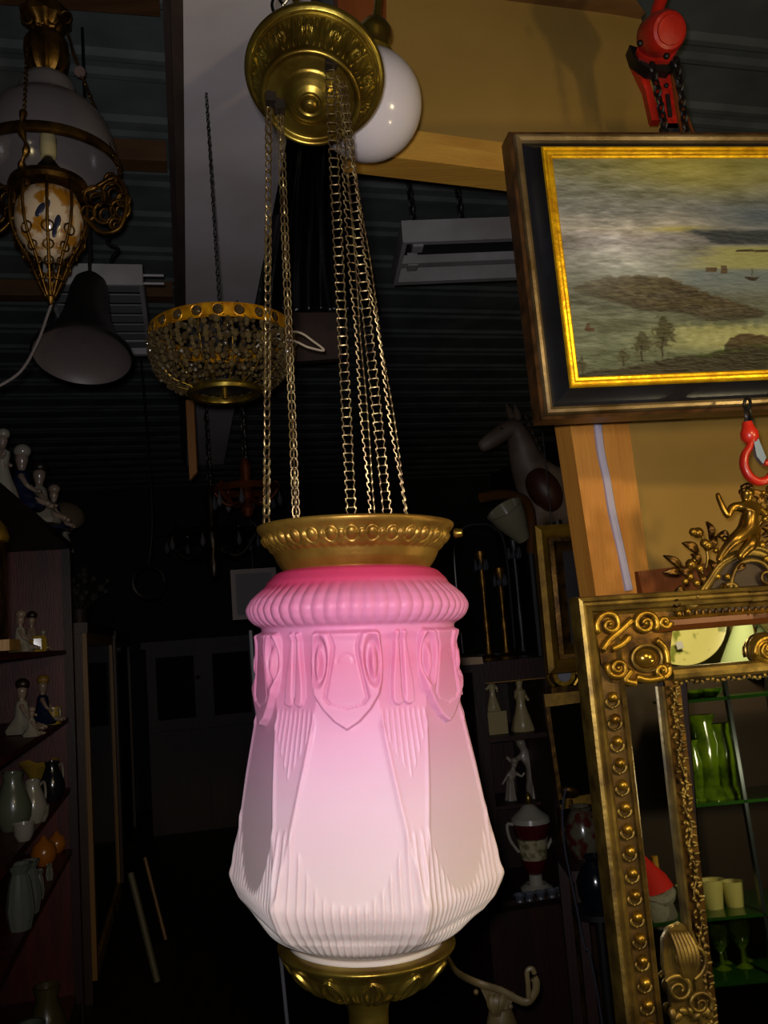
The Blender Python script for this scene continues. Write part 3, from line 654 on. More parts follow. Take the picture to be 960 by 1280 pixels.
q = [M_(803+17.5*math.cos(a)*1.05, 823+16*math.sin(a), .016) for a in np.linspace(0, 2*PI, 28, endpoint=False)]
MR.part('cabochon_ring', MB().tube(q, .0025, 8, True), gold_m)
MR.part('cabochon', MB().ball(M_(803, 823, .010), (15*km, 13*km, 11*km), 28, 16, ax=mn), mat('cabochon_gilt', '9a7428', .2, .8), 'smooth oval boss', smooth=3)
# right rosette, lower left cartouche
mb = MB(); q, rs = scroll(952, 812, 17, 1.8, 1, 2.6, .018, .0048); mb.tube(q, rs, 8); q, rs = scroll(952, 812, 8, 1, -1, 0, .022, .003); mb.tube(q, rs, 8)
mb.lathe([(.001, 0), (21*km, 0), (22*km, .008), (18*km, .014), (.001, .015)], M_(952, 812, .003), mn, 24)
MR.part('rosette', mb, gilt, smooth=3)
mb = MB()
for i in range(6):
    o = i*4.2; mb.tube(cat([M_(833+o, 1160, .010), M_(838+o*1.1, 1180, .020), M_(842+o, 1200, .022), M_(850+o*.4, 1222, .014)], 5), [.0012]+[.0035]*13+[.0022]*2, 8)
q, rs = scroll(852, 1195, 26, 1.2, -1, 1.2, .016, .004); mb.tube(q, rs, 8)
q, rs = scroll(842, 1232, 18, 1.5, 1, -2.6, .014, .0045); mb.tube(q, rs, 8); q, rs = scroll(868, 1250, 16, 1.5, -1, .4, .014, .0045); mb.tube(q, rs, 8)
for k in range(7): mb.ball(M_(835+7*k, 1262+4*math.sin(k*2), .014), (5*km, 3*km, 7*km), 8, 6, ax=(math.sin(k), .3, math.cos(k)))
mb.prism([M_(x, y)+mn*.002 for x, y in [(826, 1172), (834, 1158), (848, 1152), (862, 1162), (872, 1185), (880, 1230), (892, 1300), (842, 1300), (834, 1240), (826, 1205)]], mn*.008)
MR.part('cartouche', mb, gold_m, 'carved scroll cartouche across the side panel', smooth=1.2)
# crest ------------------------------------------------------------
def leaf(mb, base, tip, wpx, h0=.012, bend=.012, seg=8, curl=0):
    b, t = np.array(M_(*base, h0)), np.array(M_(*tip, h0)); d = t-b; L = np.linalg.norm(d); d = d/L; s = np.cross(mn, d); rows = []
    for i in range(seg+1):
        u = i/seg; wd = wpx*km*math.sin(PI*min(u*.9+.08, 1))**.8; z = bend*math.sin(PI*u*.9); c = b+d*L*u+mn*z+s*curl*u*u*L
        rows.append([c+s*wd, c+s*wd*.5+mn*.003, c-mn*.0015, c-s*wd*.5+mn*.003, c-s*wd])
    rows2 = [[p-mn*.003 for p in r_] for r_ in rows]; n = 5
    vs = [p for r_ in rows for p in r_]+[p for r_ in rows2 for p in r_]; k = len(rows)*n
    fs = [(i*n+j, i*n+j+1, (i+1)*n+j+1, (i+1)*n+j) for i in range(seg) for j in range(n-1)]; fs += [tuple(k+x for x in f[::-1]) for f in fs]
    fs += [(i*n, (i+1)*n, k+(i+1)*n, k+i*n) for i in range(seg)]+[(i*n+4, k+i*n+4, k+(i+1)*n+4, (i+1)*n+4) for i in range(seg)]
    return mb.add(vs, fs)
mb = MB()
outer = cat([M_(x, y, .016) for x, y in [(846, 748), (858, 757), (870, 745), (884, 722), (898, 704), (915, 695), (934, 692), (950, 697), (966, 712)]], 6)
n_ = len(outer); mb.tube(outer, [.0095-.004*i/n_ for i in range(n_)], 10, flat=.7)
inner = cat([M_(x, y, .017) for x, y in [(905, 745), (908, 724), (916, 708), (930, 702), (946, 706), (958, 720)]], 6); mb.tube(inner, .004, 8)
edge = cat([M_(x, y, .022) for x, y in [(862, 749), (876, 728), (890, 708), (908, 697), (934, 687), (954, 693)]], 6); mb.tube(edge, .003, 8)
q, rs = scroll(951, 722, 12, 1.5, 1, -1.6, .016, .004); mb.tube(q, rs, 8)
q, rs = scroll(908, 738, 8, 1.0, 1, -2.6, .016, .005); mb.tube(q, rs, 8)
MR.part('crest_scroll', mb, gilt_bright if False else gold_m, 'large arched acanthus scroll of the crest', smooth=3)
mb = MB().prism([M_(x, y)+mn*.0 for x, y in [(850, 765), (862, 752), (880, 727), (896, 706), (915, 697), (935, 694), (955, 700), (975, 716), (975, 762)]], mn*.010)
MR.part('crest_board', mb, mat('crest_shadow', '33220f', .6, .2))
mb = MB()
for (b_, t_, w_) in (((848, 712), (824, 696), 5), ((846, 716), (822, 717), 4.5), ((868, 692), (847, 680), 6), ((884, 676), (877, 654), 5), ((858, 722), (842, 712), 6), ((850, 735), (836, 742), 5), ((845, 750), (832, 760), 5), ((870, 706), (858, 694), 5), ((878, 690), (888, 672), 5), ((842, 760), (828, 752), 4), ((892, 672), (903, 668), 5),
                     ((868, 715), (872, 735), 4), ((880, 700), (886, 716), 4), ((895, 694), (902, 680), 4), ((944, 690), (962, 676), 6), ((948, 672), (966, 660), 6), ((946, 660), (962, 640), 6), ((938, 640), (944, 618), 5), ((950, 630), (970, 612), 6), ((925, 705), (912, 716), 4), ((900, 730), (894, 748), 4)):
    leaf(mb, b_, t_, w_)
MR.part('crest_leaves', mb, gilt_dark, 'pointed gilt leaves on the crest', smooth=3)
mb = MB()
for (x, y, r) in ((866, 668, 7), (860, 667, 5.5), (877, 683, 6.5), (874, 681, 6), (857, 707, 7), (862, 702, 5), (853, 714, 5), (868, 712, 5), (888, 690, 4), (895, 672, 4), (899, 675, 4.5), (864, 730, 5), (850, 728, 4), (843, 738, 4.5), (856, 722, 4.5), (884, 711, 4), (890, 722, 4.5), (902, 722, 4), (897, 736, 4), (850, 752, 5), (842, 768, 4), (853, 765, 4), (950, 700, 5), (945, 683, 5), (955, 668, 5), (949, 651, 5), (957, 640, 5), (947, 634, 4), (955, 615, 6), (962, 628, 6), (946, 619, 4), (940, 672, 4), (935, 665, 4)):
    MR.part('fruit', MB().ball(M_(x, y, .017), r*km, 12, 8), gilt, smooth=3)
mb = MB()
for pts in ([(878, 690), (879, 700), (877, 712)], [(871, 712), (874, 728), (870, 740)], [(866, 668), (874, 675), (878, 686)], [(928, 742), (906, 744), (900, 752)], [(942, 658), (950, 650), (960, 646), (968, 645)], [(946, 678), (955, 690), (960, 705)]):
    MR.part('stem', MB().tube(cat([M_(x, y, .014) for x, y in pts], 4), .0024, 7), gold_m, smooth=3)
# cherub: seated, one arm raised
cp = [(925, 669, .022), (924, 657, .026), (925, 645, .028), (925, 637, .026), (924, 631, .024), (923, 621, .026), (923, 615, .026),
      (914, 637, .026), (905, 637, .024), (899, 650, .026), (893, 636, .024), (889, 625, .022), (888, 619, .022),
      (936, 638, .026), (944, 646, .026), (952, 642, .026), (960, 640, .026),
      (918, 672, .028), (905, 677, .034), (898, 685, .030), (889, 700, .026), (887, 706, .028),
      (932, 674, .026), (925, 683, .036), (915, 694, .030), (910, 703, .030)]
ce = [(0, 1), (1, 2), (2, 3), (3, 4), (4, 5), (5, 6), (3, 7), (7, 8), (8, 9), (9, 10), (10, 11), (11, 12), (3, 13), (13, 14), (14, 15), (15, 16), (0, 17), (17, 18), (18, 19), (19, 20), (20, 21), (0, 22), (22, 23), (23, 24), (24, 25)]
cr = [8.5, 9, 9, 6.5, 4, 8, 6, 5, 4.5, 3.6, 3, 2.6, 2.2, 5, 4, 3.2, 2.6, 7, 6.5, 5, 3.8, 2.8, 7, 6.5, 5, 3.8]
ch = skin('cherub', [M_(*q) for q in cp], ce, [r*km*1.4 for r in cr], mat('cherub_gilt', '9c7628', .3, .85, bump=.0004, col2='5c4014', cscale=30), MR.e, MR.o0, 2)
ch['label'] = 'seated gilt cherub with one arm raised'
mb = MB()
for i in range(22):
    a = rr_.uniform(0, 6.28); e = rr_.uniform(-.2, 1.4); c = np.array(M_(923, 618, .026))+(_r*math.cos(a)*math.cos(e)+_u*math.sin(e)+mn*math.sin(a)*math.cos(e)*.8)*7.5*km
    mb.ball(c, 3.6*km, 8, 5)
MR.part('cherub_hair', mb, gilt_dark, smooth=3, of=ch)
mb = MB(); leaf(mb, (934, 640), (950, 622), 5, .018, .004); leaf(mb, (935, 642), (956, 630), 4.5, .017, .004); MR.part('cherub_wing', mb, gold_m, smooth=3, of=ch)
# lower rail, then the right half as the mirror image of the left
rail_y = 1418
MR.part('bottom_rail', mslab([(XL(rail_y), rail_y), (1078, rail_y-27), (1078, rail_y+55), (XL(rail_y)+6, rail_y+84)], -.008, .024), gold_m)
cen = M_(1010, 1000); rt = np.cross(mn, pz); rt = rt/np.linalg.norm(rt); rt = rt if rt[0] > 0 else -rt
up_m = np.cross(rt, mn); lean = (M_(XL(1300), 1300)-M_(XL(760), 760)); lean = lean/np.linalg.norm(lean)
def mirror_part(o, par):
    n_ = o.copy(); n_.data = o.data.copy(); COL.objects.link(n_); n_.parent = par
    me_ = n_.data; k_ = len(me_.vertices); a_ = np.empty(k_*3); me_.vertices.foreach_get('co', a_); a_ = a_.reshape(-1, 3)+MR.o0
    a_ = a_-2*((a_-cen)@rt)[:, None]*rt-MR.o0; me_.vertices.foreach_set('co', a_.ravel()); me_.flip_normals(); me_.update()
    for ch_ in list(o.children): mirror_part(ch_, n_)
for o in list(MR.e.children):
    if not any(o.name.startswith(x) for x in ('fruit', 'stem')): mirror_part(o, MR.e)
# ================================================================== CHAIN HOIST (red)
red = mat('red_paint', 'c22614', .35, bump=.0006, bscale=60, col2='9c1a0e', cscale=12, coat=.2)
CH = T('chain_hoist', 'red hand chain hoist with black chains hanging above the painting', 'hoist', P(825, 60, 1.5))
kh = depth(P(825, 60, 1.5))/F
hb = P(828, 42, 1.47); hx = (np.array(P(828, 42, 1.40))-hb); hx = -_f*.8+_u*-.25+_r*.15; hx /= np.linalg.norm(hx)
mb = MB().lathe([(.001, -.035), (21*kh, -.035), (25*kh, -.028), (26*kh, 0), (25*kh, .018), (21*kh, .028), (17*kh, .030), (16.5*kh, .033), (10*kh, .034), (.001, .035)], hb, hx, 28, x0=_r)
CH.part('gear_cover', mb, red)
mb = MB().prism([P(x, y, 1.50) for x, y in [(796, 62), (808, 30), (828, 14), (848, 26), (858, 42), (848, 60), (838, 76), (815, 76), (800, 70)]], np.array([0, .05, 0]))
CH.part('hoist_body', mb, red)
for (x, y) in ((851, 41), (833, 70), (800, 54)): CH.part('bolt', MB().ball(P(x, y, 1.455), 4*kh, 12, 8), black_iron, smooth=3)
mb = MB().prism([P(x, y, 1.51) for x, y in [(787, 56), (800, 60), (836, 74), (846, 80), (836, 90), (812, 86), (792, 72)]], np.array([0, .03, 0]))
CH.part('chain_guide', mb, black_iron)
CH.part('lever', MB().prism([P(x, y, 1.53) for x, y in [(819, 92), (836, 82), (848, 160), (832, 160)]], np.array([0, .02, 0])), red, 'red lever arm')
CH.part('lever', MB().prism([P(x, y, 1.55) for x, y in [(790, 76), (808, 86), (826, 150), (815, 150), (806, 110)]], np.array([0, .02, 0])), red)
CH.part('grip', MB().prism([P(x, y, 1.53) for x, y in [(828, 154), (848, 154), (856, 200), (834, 200)]], np.array([0, .022, 0])), mat('black_rubber', '121216', .6))
mb = MB().ball(P(833, 107, 1.528), 3.2*kh, 10, 6); mb.box(P(836, 132, 1.528), (.007, .004, .045), .1)
CH.part('lever_slot', mb, black)
CH.part('top_shackle', MB().tube(cat([P(820, 22, 1.52), P(823, 8, 1.52), P(828, -6, 1.52), P(832, -30, 1.52)], 5), .012, 10), red)
CH.part('load_chain', oval_chain(P(846, 78, 1.50), P(862, 196, 1.50), .0150, .0100, .0062, .0026, .5), black_iron)
CH.part('load_chain', oval_chain(P(816, 84, 1.49), P(838, 196, 1.49), .0150, .0100, .0062, .0026, .5), black_iron)
# lower hook
HK = T('hoist_hook', 'red lifting hook with steel latch above the mirror crest', 'hook', P(940, 560, 1.32)); kk = depth(P(940, 560, 1.32))/F
HK.part('swivel', MB().lathe([(.001, -.010), (7*kk, -.010), (11*kk, -.004), (11*kk, .006), (8*kk, .012), (6*kk, .022), (.001, .022)], P(937, 545, 1.32), (-.05, 0, 1), 20), red)
hpth = cat([P(x, y, 1.32) for x, y in [(939, 548), (937, 558), (931, 569), (930, 582), (936, 595), (947, 602), (959, 599), (966, 588), (962, 578), (955, 580)]], 6); n_ = len(hpth)
HK.part('hook_body', MB().tube(hpth, [kk*(5+2.5*math.sin(PI*min(i/n_*1.15, 1))) for i in range(n_)], 12, flat=.75), red)
HK.part('latch', MB().prism([P(x, y, 1.315) for x, y in [(940, 540), (946, 543), (958, 572), (954, 580), (946, 570)]], np.array([0, .01, 0])), mat('latch_steel', '5a6a8a', .3, .8))
HK.part("load_chain", oval_chain(P(937, 541, 1.325), P(934, 505, 1.335), .0150, .0100, .0062, .0026, .5), black_iron)
# ================================================================== LEFT HANGING LAMPS
def on_lamp():
    Y = 1.88; k = depth(P(60, 200, Y))/F
    t = T('library_lamp', 'ornate hanging lamp with white domed glass shade and flowered porcelain font, upper left', 'lamp', P(62, 270, Y))
    up = (np.array(P(58, 60, Y))-P(62, 300, Y)); L = np.linalg.norm(up); up /= L; B = P(62, 300, Y)
    def ax(py): return float(np.dot(P(62+(300-py)*(-4/240), py, Y)-B, up))
    fw = lambda p: p
    # shade
    pr = [(83, 208), (84, 200), (83, 190), (78, 172), (70, 152), (58, 138), (44, 130), (36, 127), (35, 120), (34, 110), (30, 102), (22, 97), (12, 95)]
    pr2 = [(r*k, ax(y)) for r, y in pr]; inn = [(max(r-3*k, .001), h-.002) for r, h in pr2][::-1]
    dome = t.part('glass_shade', MB().lathe(pr2+inn+[pr2[0]], B, up, 56), mat('milk_dimmed', '6e6664', .16, spec=.5), 'white domed milk glass shade', smooth=1.2)  # milk glass greyed to stand in for the weaker flash out here
    t.part('shade_rim', MB().lathe([(83*k, ax(211)), (87*k, ax(210)), (88*k, ax(204)), (86*k, ax(199)), (83*k, ax(200)), (83*k, ax(211))], B, up, 56), brass_dark)
    # candle burner inside
    t.part('burner', MB().lathe([(r*k, ax(y)) for r, y in ((1, 226), (20, 226), (20, 220), (16, 212), (9, 203), (5, 197), (1, 197))], B, up, 24), black_iron)
    t.part('candle_tube', MB().lathe([(r*k, ax(y)) for r, y in ((1, 197), (9, 197), (10, 192), (10, 172), (8, 168), (1, 168))], B, up, 20), mat('candle_card', 'b8a878', .6))
    # font
    def fx(t_, i, r, h): return .0
    fc = mat('porcelain_flowered', 'd6bd9a', .16, coat=.6, col2='a8701e', cscale=26, clo=.46, chi=.56, detail=3)
    font = t.part('porcelain_font', MB().lathe([(r*k, ax(y)) for r, y in ((1, 326), (14, 324), (26, 314), (37, 298), (41, 280), (40, 262), (33, 246), (24, 240), (1, 240))], B, up, 40), fc, 'cream porcelain font with painted flowers', smooth=3)
    petal = MB()
    for (x, y, a, l, w) in ((50, 262, 1.4, 10, 4.5), (72, 277, .3, 9, 4), (68, 290, .2, 7, 3), (60, 255, .4, 6, 2.5)):
        c = P(x, y, Y-.073); petal.ball(c, (w*k, .003, l*k), 10, 6, ax=(math.sin(a)*.6, 0, 1))
    t.part('blue_petals', petal, mat('petal_blue', '2c3040', .3), of=font)
    t.part('font_collar', MB().lathe([(r*k, ax(y)) for r, y in ((22, 236), (44, 240), (48, 236), (46, 230), (36, 226), (24, 224), (1, 224), (1, 236), (22, 236))], B, up, 40), brass_dark)
    # pierced basket and drop
    mb = MB()
    for i in range(10):
        a = 2*PI*i/10; e = np.array([math.cos(a), math.sin(a), 0])
        q = [B+up*ax(y)+e*r*k for r, y in ((44, 240), (47, 262), (45, 286), (38, 306), (26, 326), (18, 344), (12, 358), (5, 372))]
        mb.tube(cat(q, 4), [.0035]*29, 6)
        for (y, r, s_) in ((300, 41, 7), (318, 31, 6), (334, 23, 5), (350, 15, 4)):
            c = B+up*ax(y)+e*r*k; g = np.cross(up, e); mb.tube([c+(up*math.sin(j)+g*math.cos(j))*s_*k for j in np.linspace(0, 2*PI, 10, endpoint=False)], .0022, 5, True)
    t.part('pierced_cup', mb, brass_dark, 'pierced brass cup tapering to a point', smooth=3)
    t.part('drop_finial', MB().lathe([(r*k, ax(y)) for r, y in ((1, 382), (3, 380), (5, 374), (8, 362), (10, 356), (1, 352))], B, up, 14), brass_dark)
    # side brackets
    for s_, nm in ((1, 'bracket'), (-1, 'bracket')):
        mb = MB(); cx = 62+s_*74
        for (dx, dy, r) in ((-18, -12, 13), (4, -18, 12), (14, 4, 12), (-6, 8, 13), (-26, 8, 9), (18, -8, 8), (2, -34, 7), (8, 22, 7)):
            c = P(cx+dx*s_, 258+dy, Y); mb.tube([c+(_u*math.sin(j)+_r*math.cos(j))*r*k for j in np.linspace(0, 2*PI, 14, endpoint=False)], .0038, 6, True)
            c2 = c+_f*.012; mb.tube([c2+(_u*math.sin(j)*.6+_r*math.cos(j)*.6)*r*k for j in np.linspace(0, 2*PI, 10, endpoint=False)], .003, 6, True)
        mb.tube(cat([P(62+s_*40, 240, Y), P(cx-20*s_, 236, Y), P(cx+10*s_, 222, Y), P(cx+22*s_, 250, Y), P(cx+14*s_, 284, Y), P(cx-10*s_, 290, Y), P(62+s_*44, 270, Y)], 6), .0055, 8)
        t.part(nm, mb, brass_dark, smooth=3)
    # crown finial at the top
    t.part('crown', MB().lathe([(r*k, ax(y)) for r, y in ((1, 96), (14, 96), (20, 90), (24, 84), (27, 70), (26, 56), (20, 46), (16, 42), (20, 36), (30, 28), (31, 18), (24, 12), (14, 8), (1, 6))], B, up, 40, fn=lambda th, i, r, h: .0028*math.cos(10*th) if r > .02 else 0), brass_dark)
    for (dx) in (-24, -8, 8, 24): t.part('crown_scroll', MB().tube([P(58+dx+7*math.cos(j), 22+8*math.sin(j), Y-.03) for j in np.linspace(0, 2*PI, 12, endpoint=False)], .003, 6, True), brass_dark)
    t.part('hanger', MB().tube(cat([P(60, 10, Y), P(56, -2, Y), P(62, -14, Y), P(58, -40, Y)], 5), .004, 8), chrome)
    for pts, r in (([(84, 40), (92, 65), (98, 84)], .0028), ([(86, 44), (90, 66), (97, 82)], .002)): t.part('chain_rod', MB().tube([P(x, y, Y-.02) for x, y in pts], r, 6), brass_dark)
    t.part('pulley', MB().lathe([(.002, -.004), (.012, -.004), (.013, 0), (.012, .004), (.002, .004)], P(100, 90, Y-.02), _f, 18), mat('pulley_pink', '6e5a54', .5))
    t.part('suspension_chain', oval_chain(P(103, 96, Y-.02), P(150, 215, Y-.03), .008, .006, .0035, .0011), brass_dark)
    t.part('suspension_chain', oval_chain(P(34, 60, Y-.10), P(30, 150, Y-.16), .008, .006, .0035, .0012), brass_dark)
    t.part('front_ornament', MB().tube(cat([P(30, 138, Y-.165), P(26, 160, Y-.167), P(33, 185, Y-.165), P(27, 205, Y-.155), (P(34, 228, Y-.12))], 6), [.006+.003*math.sin(i*1.1) for i in range(25)], 8), brass_dark)
    one('white_cable', MB().tube(cat([P(66, 376, Y), P(60, 392, Y), P(46, 430, Y-.02), P(24, 466, Y-.05), P(-12, 488, Y-.08)], 8), .0032, 8), mat('cable_white', '6a6260', .5), 'pale cable drooping from the ornate hanging lamp to the left', 'cable', P(66, 376, Y))
on_lamp()
def bell_lamp():
    Y = 2.0; c = P(103, 447, Y); k = depth(c)/F; up = np.array([0, .34, 1.]); up /= np.linalg.norm(up)
    t = T('bell_lamp', 'dark bell shaped pendant lamp with plain white inside, below the ornate lamp', 'lamp', c)
    pr = [(61, 0), (62, 3), (60, 8), (50, 18), (38, 34), (30, 55), (26, 78), (24, 96), (20, 108), (12, 116), (1, 120)]
    o = [(r*k, h*k*1.12) for r, h in pr]; i_ = [(max(r-2.5*k, .001), h-.003) for r, h in o][::-1]
    mbo = MB(); mbo.cap = False; mbi = MB(); mbi.cap = False
    t.part('shade', mbo.lathe(o, c, up, 48), mat('bell_dark', '0d0a09', .45), 'dark outer bell')
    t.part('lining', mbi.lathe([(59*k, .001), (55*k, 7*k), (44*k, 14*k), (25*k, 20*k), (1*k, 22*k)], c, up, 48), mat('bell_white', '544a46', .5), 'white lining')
    t.part('cord', MB().tube([c+up*.2, c+up*.3+np.array([0, -.02, 0]), (c[0], c[1]+.08, ZC-.03)], .004, 8), black_iron)
bell_lamp()
# ================================================================== CRYSTAL BASKET
def basket():
    Y = 1.85; c = P(277, 420, Y); k = depth(c)/F; R0 = 87*k
    t = T('crystal_basket_lamp', 'shallow basket chandelier of crystal beads with a yellow gilt band', 'chandelier', c)
    ring = P(282, 487, Y); z0 = c[2]+.004; z1 = ring[2]-.0; X = np.array([1., 0, 0])
    cx, cy = c[0], c[1]
    H = z0-z1; mb = MB()
    gb = mat('band_gilt', 'e0a010', .38, .55, col2='a86c08', cscale=40)
    crystal = mat('crystal', '6a5a3a', .05, .35, spec=1, coat=1); crystal2 = mat('crystal_smoke', '4a3c26', .08, .2, spec=1, coat=1)
    n = 22
    for i in range(n):
        a = 2*PI*(i+.5)/n; q = (cx+R0*math.cos(a), cy+R0*math.sin(a), z0)
        t.part('band_plate', MB().box(q, (.003, .021, .024), a), gb)
        a2 = 2*PI*i/n; q = np.array((cx+R0*math.cos(a2), cy+R0*math.sin(a2), z0)); e = np.array([-math.sin(a2), math.cos(a2), 0])
        t.part('band_ring', MB().tube([q+(e*math.cos(j)+np.array([0, 0, 1])*math.sin(j))*.0125 for j in np.linspace(0, 2*PI, 18, endpoint=False)], .0022, 6, True), gb)
        t.part('band_stone', MB().ball(q, (.0045, .0095, .0095) if abs(math.cos(a2)) > .7 else (.0095, .0045, .0095), 10, 6), crystal2, smooth=.3)
    for zz, rr, r_ in ((z0-.014, R0, .002), (z0+.014, R0*.99, .0018)):
        t.part('band_wire', MB().tube([(cx+rr*math.cos(j), cy+rr*math.sin(j), zz) for j in np.linspace(0, 2*PI, 64, endpoint=False)], r_, 6, True), gb)
    RB = 41*k; m = 66
    prof_ = lambda s: (RB+(R0*1.02-RB)*math.sqrt(max(0, 1-(s)**2.1)), z0-.018-(H-.02)*s**.92)
    for i in range(m):
        mb = MB(); a = 2*PI*i/m; nb = 11
        for j in range(nb):
            s = (j+.3)/nb; r, z = prof_(s); rad = .0060 if j % 3 else .0078; rad *= (1 if s < .7 else .75)
            aa = a+rnd.uniform(-.03, .03)
            z += rnd.uniform(-.004, .004); rad *= rnd.uniform(.7, 1.15); mb.ball((cx+r*math.cos(aa), cy+r*math.sin(aa), z), (rad, rad, rad*1.05), 6, 4, ax=(rnd.uniform(-1, 1), rnd.uniform(-1, 1), 1))
        t.part('bead_strand', mb, crystal if i % 2 else crystal2, smooth=.2)
    for i in range(14):
        a = 2*PI*i/14+.1; t.part('rib', MB().tube([(cx+prof_(s)[0]*.97*math.cos(a), cy+prof_(s)[0]*.97*math.sin(a), prof_(s)[1]) for s in np.linspace(0, 1, 9)], .0016, 5), gilt)
    mb = MB().lathe([(RB*.92, 0), (RB*1.08, -.001), (RB*1.12, .006), (RB*1.05, .014), (RB*.92, .014), (RB*.90, .006), (RB*.92, 0)], (cx, cy, z1-.012), (0, 0, 1), 48); t.part('bottom_ring', mb, brass, 'polished brass bottom ring')
    t.part('opening_shade', MB().lathe([(.001, 0), (RB*.93, 0), (RB*.93, .002), (.001, .002)], (cx, cy, z1+.004), (0, 0, 1), 32), black)  # black disc standing in for the shade inside the open bottom
    t.part('lamp_socket', MB().lathe([(.001, 0), (.005, 0), (.006, .03), (.001, .03)], (cx, cy, z1-.02), (0, 0, 1), 12), gilt)
    t.part('hanging_chain', oval_chain((cx, cy, z1+.01), (cx-.005, cy, ZS+.004), .0090, .0065, .0035, .0012), black_iron)
    t.part('spoke', MB().tube([(cx-R0, cy, z0), (cx+R0, cy, z0)], .0016, 6), gilt); t.part('spoke', MB().tube([(cx, cy-R0, z0), (cx, cy+R0, z0)], .0016, 6), gilt)
    one('looped_cord', MB().tube(cat([P(318, 426, Y-.02), P(345, 418, Y-.02), P(372, 415, Y-.05), P(392, 427, Y-.05), P(405, 438, Y-.05), P(385, 434, Y-.05), P(366, 426, Y-.06), P(335, 424, Y-.03), P(318, 436, Y-.02)], 6), .0024, 7), mat('cord_cream', 'b8a890', .5), 'cream loop of cord tied to the crystal basket chandelier', 'cord', P(400, 438, Y))
basket()
# ================================================================== TUBE LIGHT FIXTURES
def fixture(name, label, x0, y0, x1, yb, yf, length, slots, yaw, up):
    """front lower edge from pixel (x0,y0) running right, underside reaching back to row yf"""
    a = P(x0, y0, 2.35); z = a[2]; e = np.array([math.cos(yaw), math.sin(yaw), 0]); b2 = PZ(x0-22, yf, z); g = np.array([-math.sin(yaw), math.cos(yaw), 0]); D = float(np.dot(b2-a, g)); L = length
    t = T(name, label, 'light fixture', a); h = up
    def Q(u, v, zz): return a+e*u+g*v+np.array([0, 0, zz])
    def bx_(u0, u1, v0, v1, z0_, z1_): return MB().hexa([Q(u0, v0, z0_), Q(u1, v0, z0_), Q(u1, v1, z0_), Q(u0, v1, z0_)], [Q(u0, v0, z1_), Q(u1, v0, z1_), Q(u1, v1, z1_), Q(u0, v1, z1_)])
    w_ = .024
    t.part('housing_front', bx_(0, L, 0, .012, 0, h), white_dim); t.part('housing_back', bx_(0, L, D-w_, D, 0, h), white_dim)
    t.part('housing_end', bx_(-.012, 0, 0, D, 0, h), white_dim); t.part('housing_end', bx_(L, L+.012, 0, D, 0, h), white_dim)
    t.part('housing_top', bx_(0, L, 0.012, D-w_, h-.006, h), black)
    return t, Q, bx_, D, L
t, Q, bx_, D, L = fixture('tube_light_fixture', 'white open tube light fixture with dark slots, hung on two chains left of the painting', 509, 303, 0, 0, 357, 1.15, 2, math.radians(5), .065)
for v in (.10, .52): t.part('tube', MB().tube([Q(.05, D*v+.02, .022), Q(L-.05, D*v+.02, .022)], .008, 12), mat('tube_grey', '7c7876', .3))
t.part('centre_bar', bx_(0, L, D*.50, D*.60, .004, .03), white_dim)
for v in (.10, .52): t.part('tube_holder', bx_(.02, .05, D*v, D*v+.04, .0, .04), white_dim)
for u in (.03, .17): t.part('hanging_chain', oval_chain(Q(u, .05, .06), Q(u-.02, .02, ZC-P(509, 303, 2.35)[2]-.02), .022, .015, .008, .003), black_iron)
t, Q, bx_, D, L = fixture('louvre_light_fixture', 'white ceiling light with chamfered corner and slatted underside behind the bell lamp', 60, 355, 0, 0, 446, .245, 2, math.radians(13), .062)
for i in range(7): t.part('louvre_slat', bx_(.0, L, D*(.02+i*.13), D*(.115+i*.13), .008, .012), mat('louvre_grey', '6a6c6c', .6))
for u in (.17,): t.part('hook', MB().tube(cat([Q(u, .05, .06), Q(u, .05, .10), Q(u+.02, .05, .13), Q(u-.01, .05, .15), Q(u, .05, .2), Q(u, .05, .45)], 5), .005, 7), black_iron)
for z_ in (.03, .055): t.part('pin', MB().tube([Q(L+.01, .06, z_), Q(L+.07, .06, z_)], .004, 8), white_dim)
# ================================================================== DARK SHEET, BOARD, CORDS IN THE MIDDLE
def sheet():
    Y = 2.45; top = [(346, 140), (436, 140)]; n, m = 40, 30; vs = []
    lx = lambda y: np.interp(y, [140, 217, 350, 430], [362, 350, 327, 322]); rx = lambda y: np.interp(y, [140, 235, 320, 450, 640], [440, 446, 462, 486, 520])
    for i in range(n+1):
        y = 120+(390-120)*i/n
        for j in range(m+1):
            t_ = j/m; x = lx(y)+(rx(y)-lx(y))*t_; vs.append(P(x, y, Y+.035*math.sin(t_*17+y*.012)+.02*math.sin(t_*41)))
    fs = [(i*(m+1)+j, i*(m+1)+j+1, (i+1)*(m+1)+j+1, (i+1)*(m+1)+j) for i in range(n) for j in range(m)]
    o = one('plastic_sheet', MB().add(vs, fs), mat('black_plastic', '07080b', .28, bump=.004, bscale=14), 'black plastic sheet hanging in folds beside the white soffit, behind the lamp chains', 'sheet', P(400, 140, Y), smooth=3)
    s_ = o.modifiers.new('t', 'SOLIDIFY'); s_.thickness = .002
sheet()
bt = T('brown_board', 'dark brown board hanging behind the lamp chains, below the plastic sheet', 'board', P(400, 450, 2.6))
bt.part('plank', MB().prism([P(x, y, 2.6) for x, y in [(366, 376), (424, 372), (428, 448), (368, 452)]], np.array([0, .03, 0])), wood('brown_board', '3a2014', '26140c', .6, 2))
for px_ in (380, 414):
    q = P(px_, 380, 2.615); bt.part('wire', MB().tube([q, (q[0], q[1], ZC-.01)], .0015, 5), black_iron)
bt = T('timber_batten', 'short orange timber batten hanging under the crystal basket chandelier', 'batten', P(240, 600, 3.2))
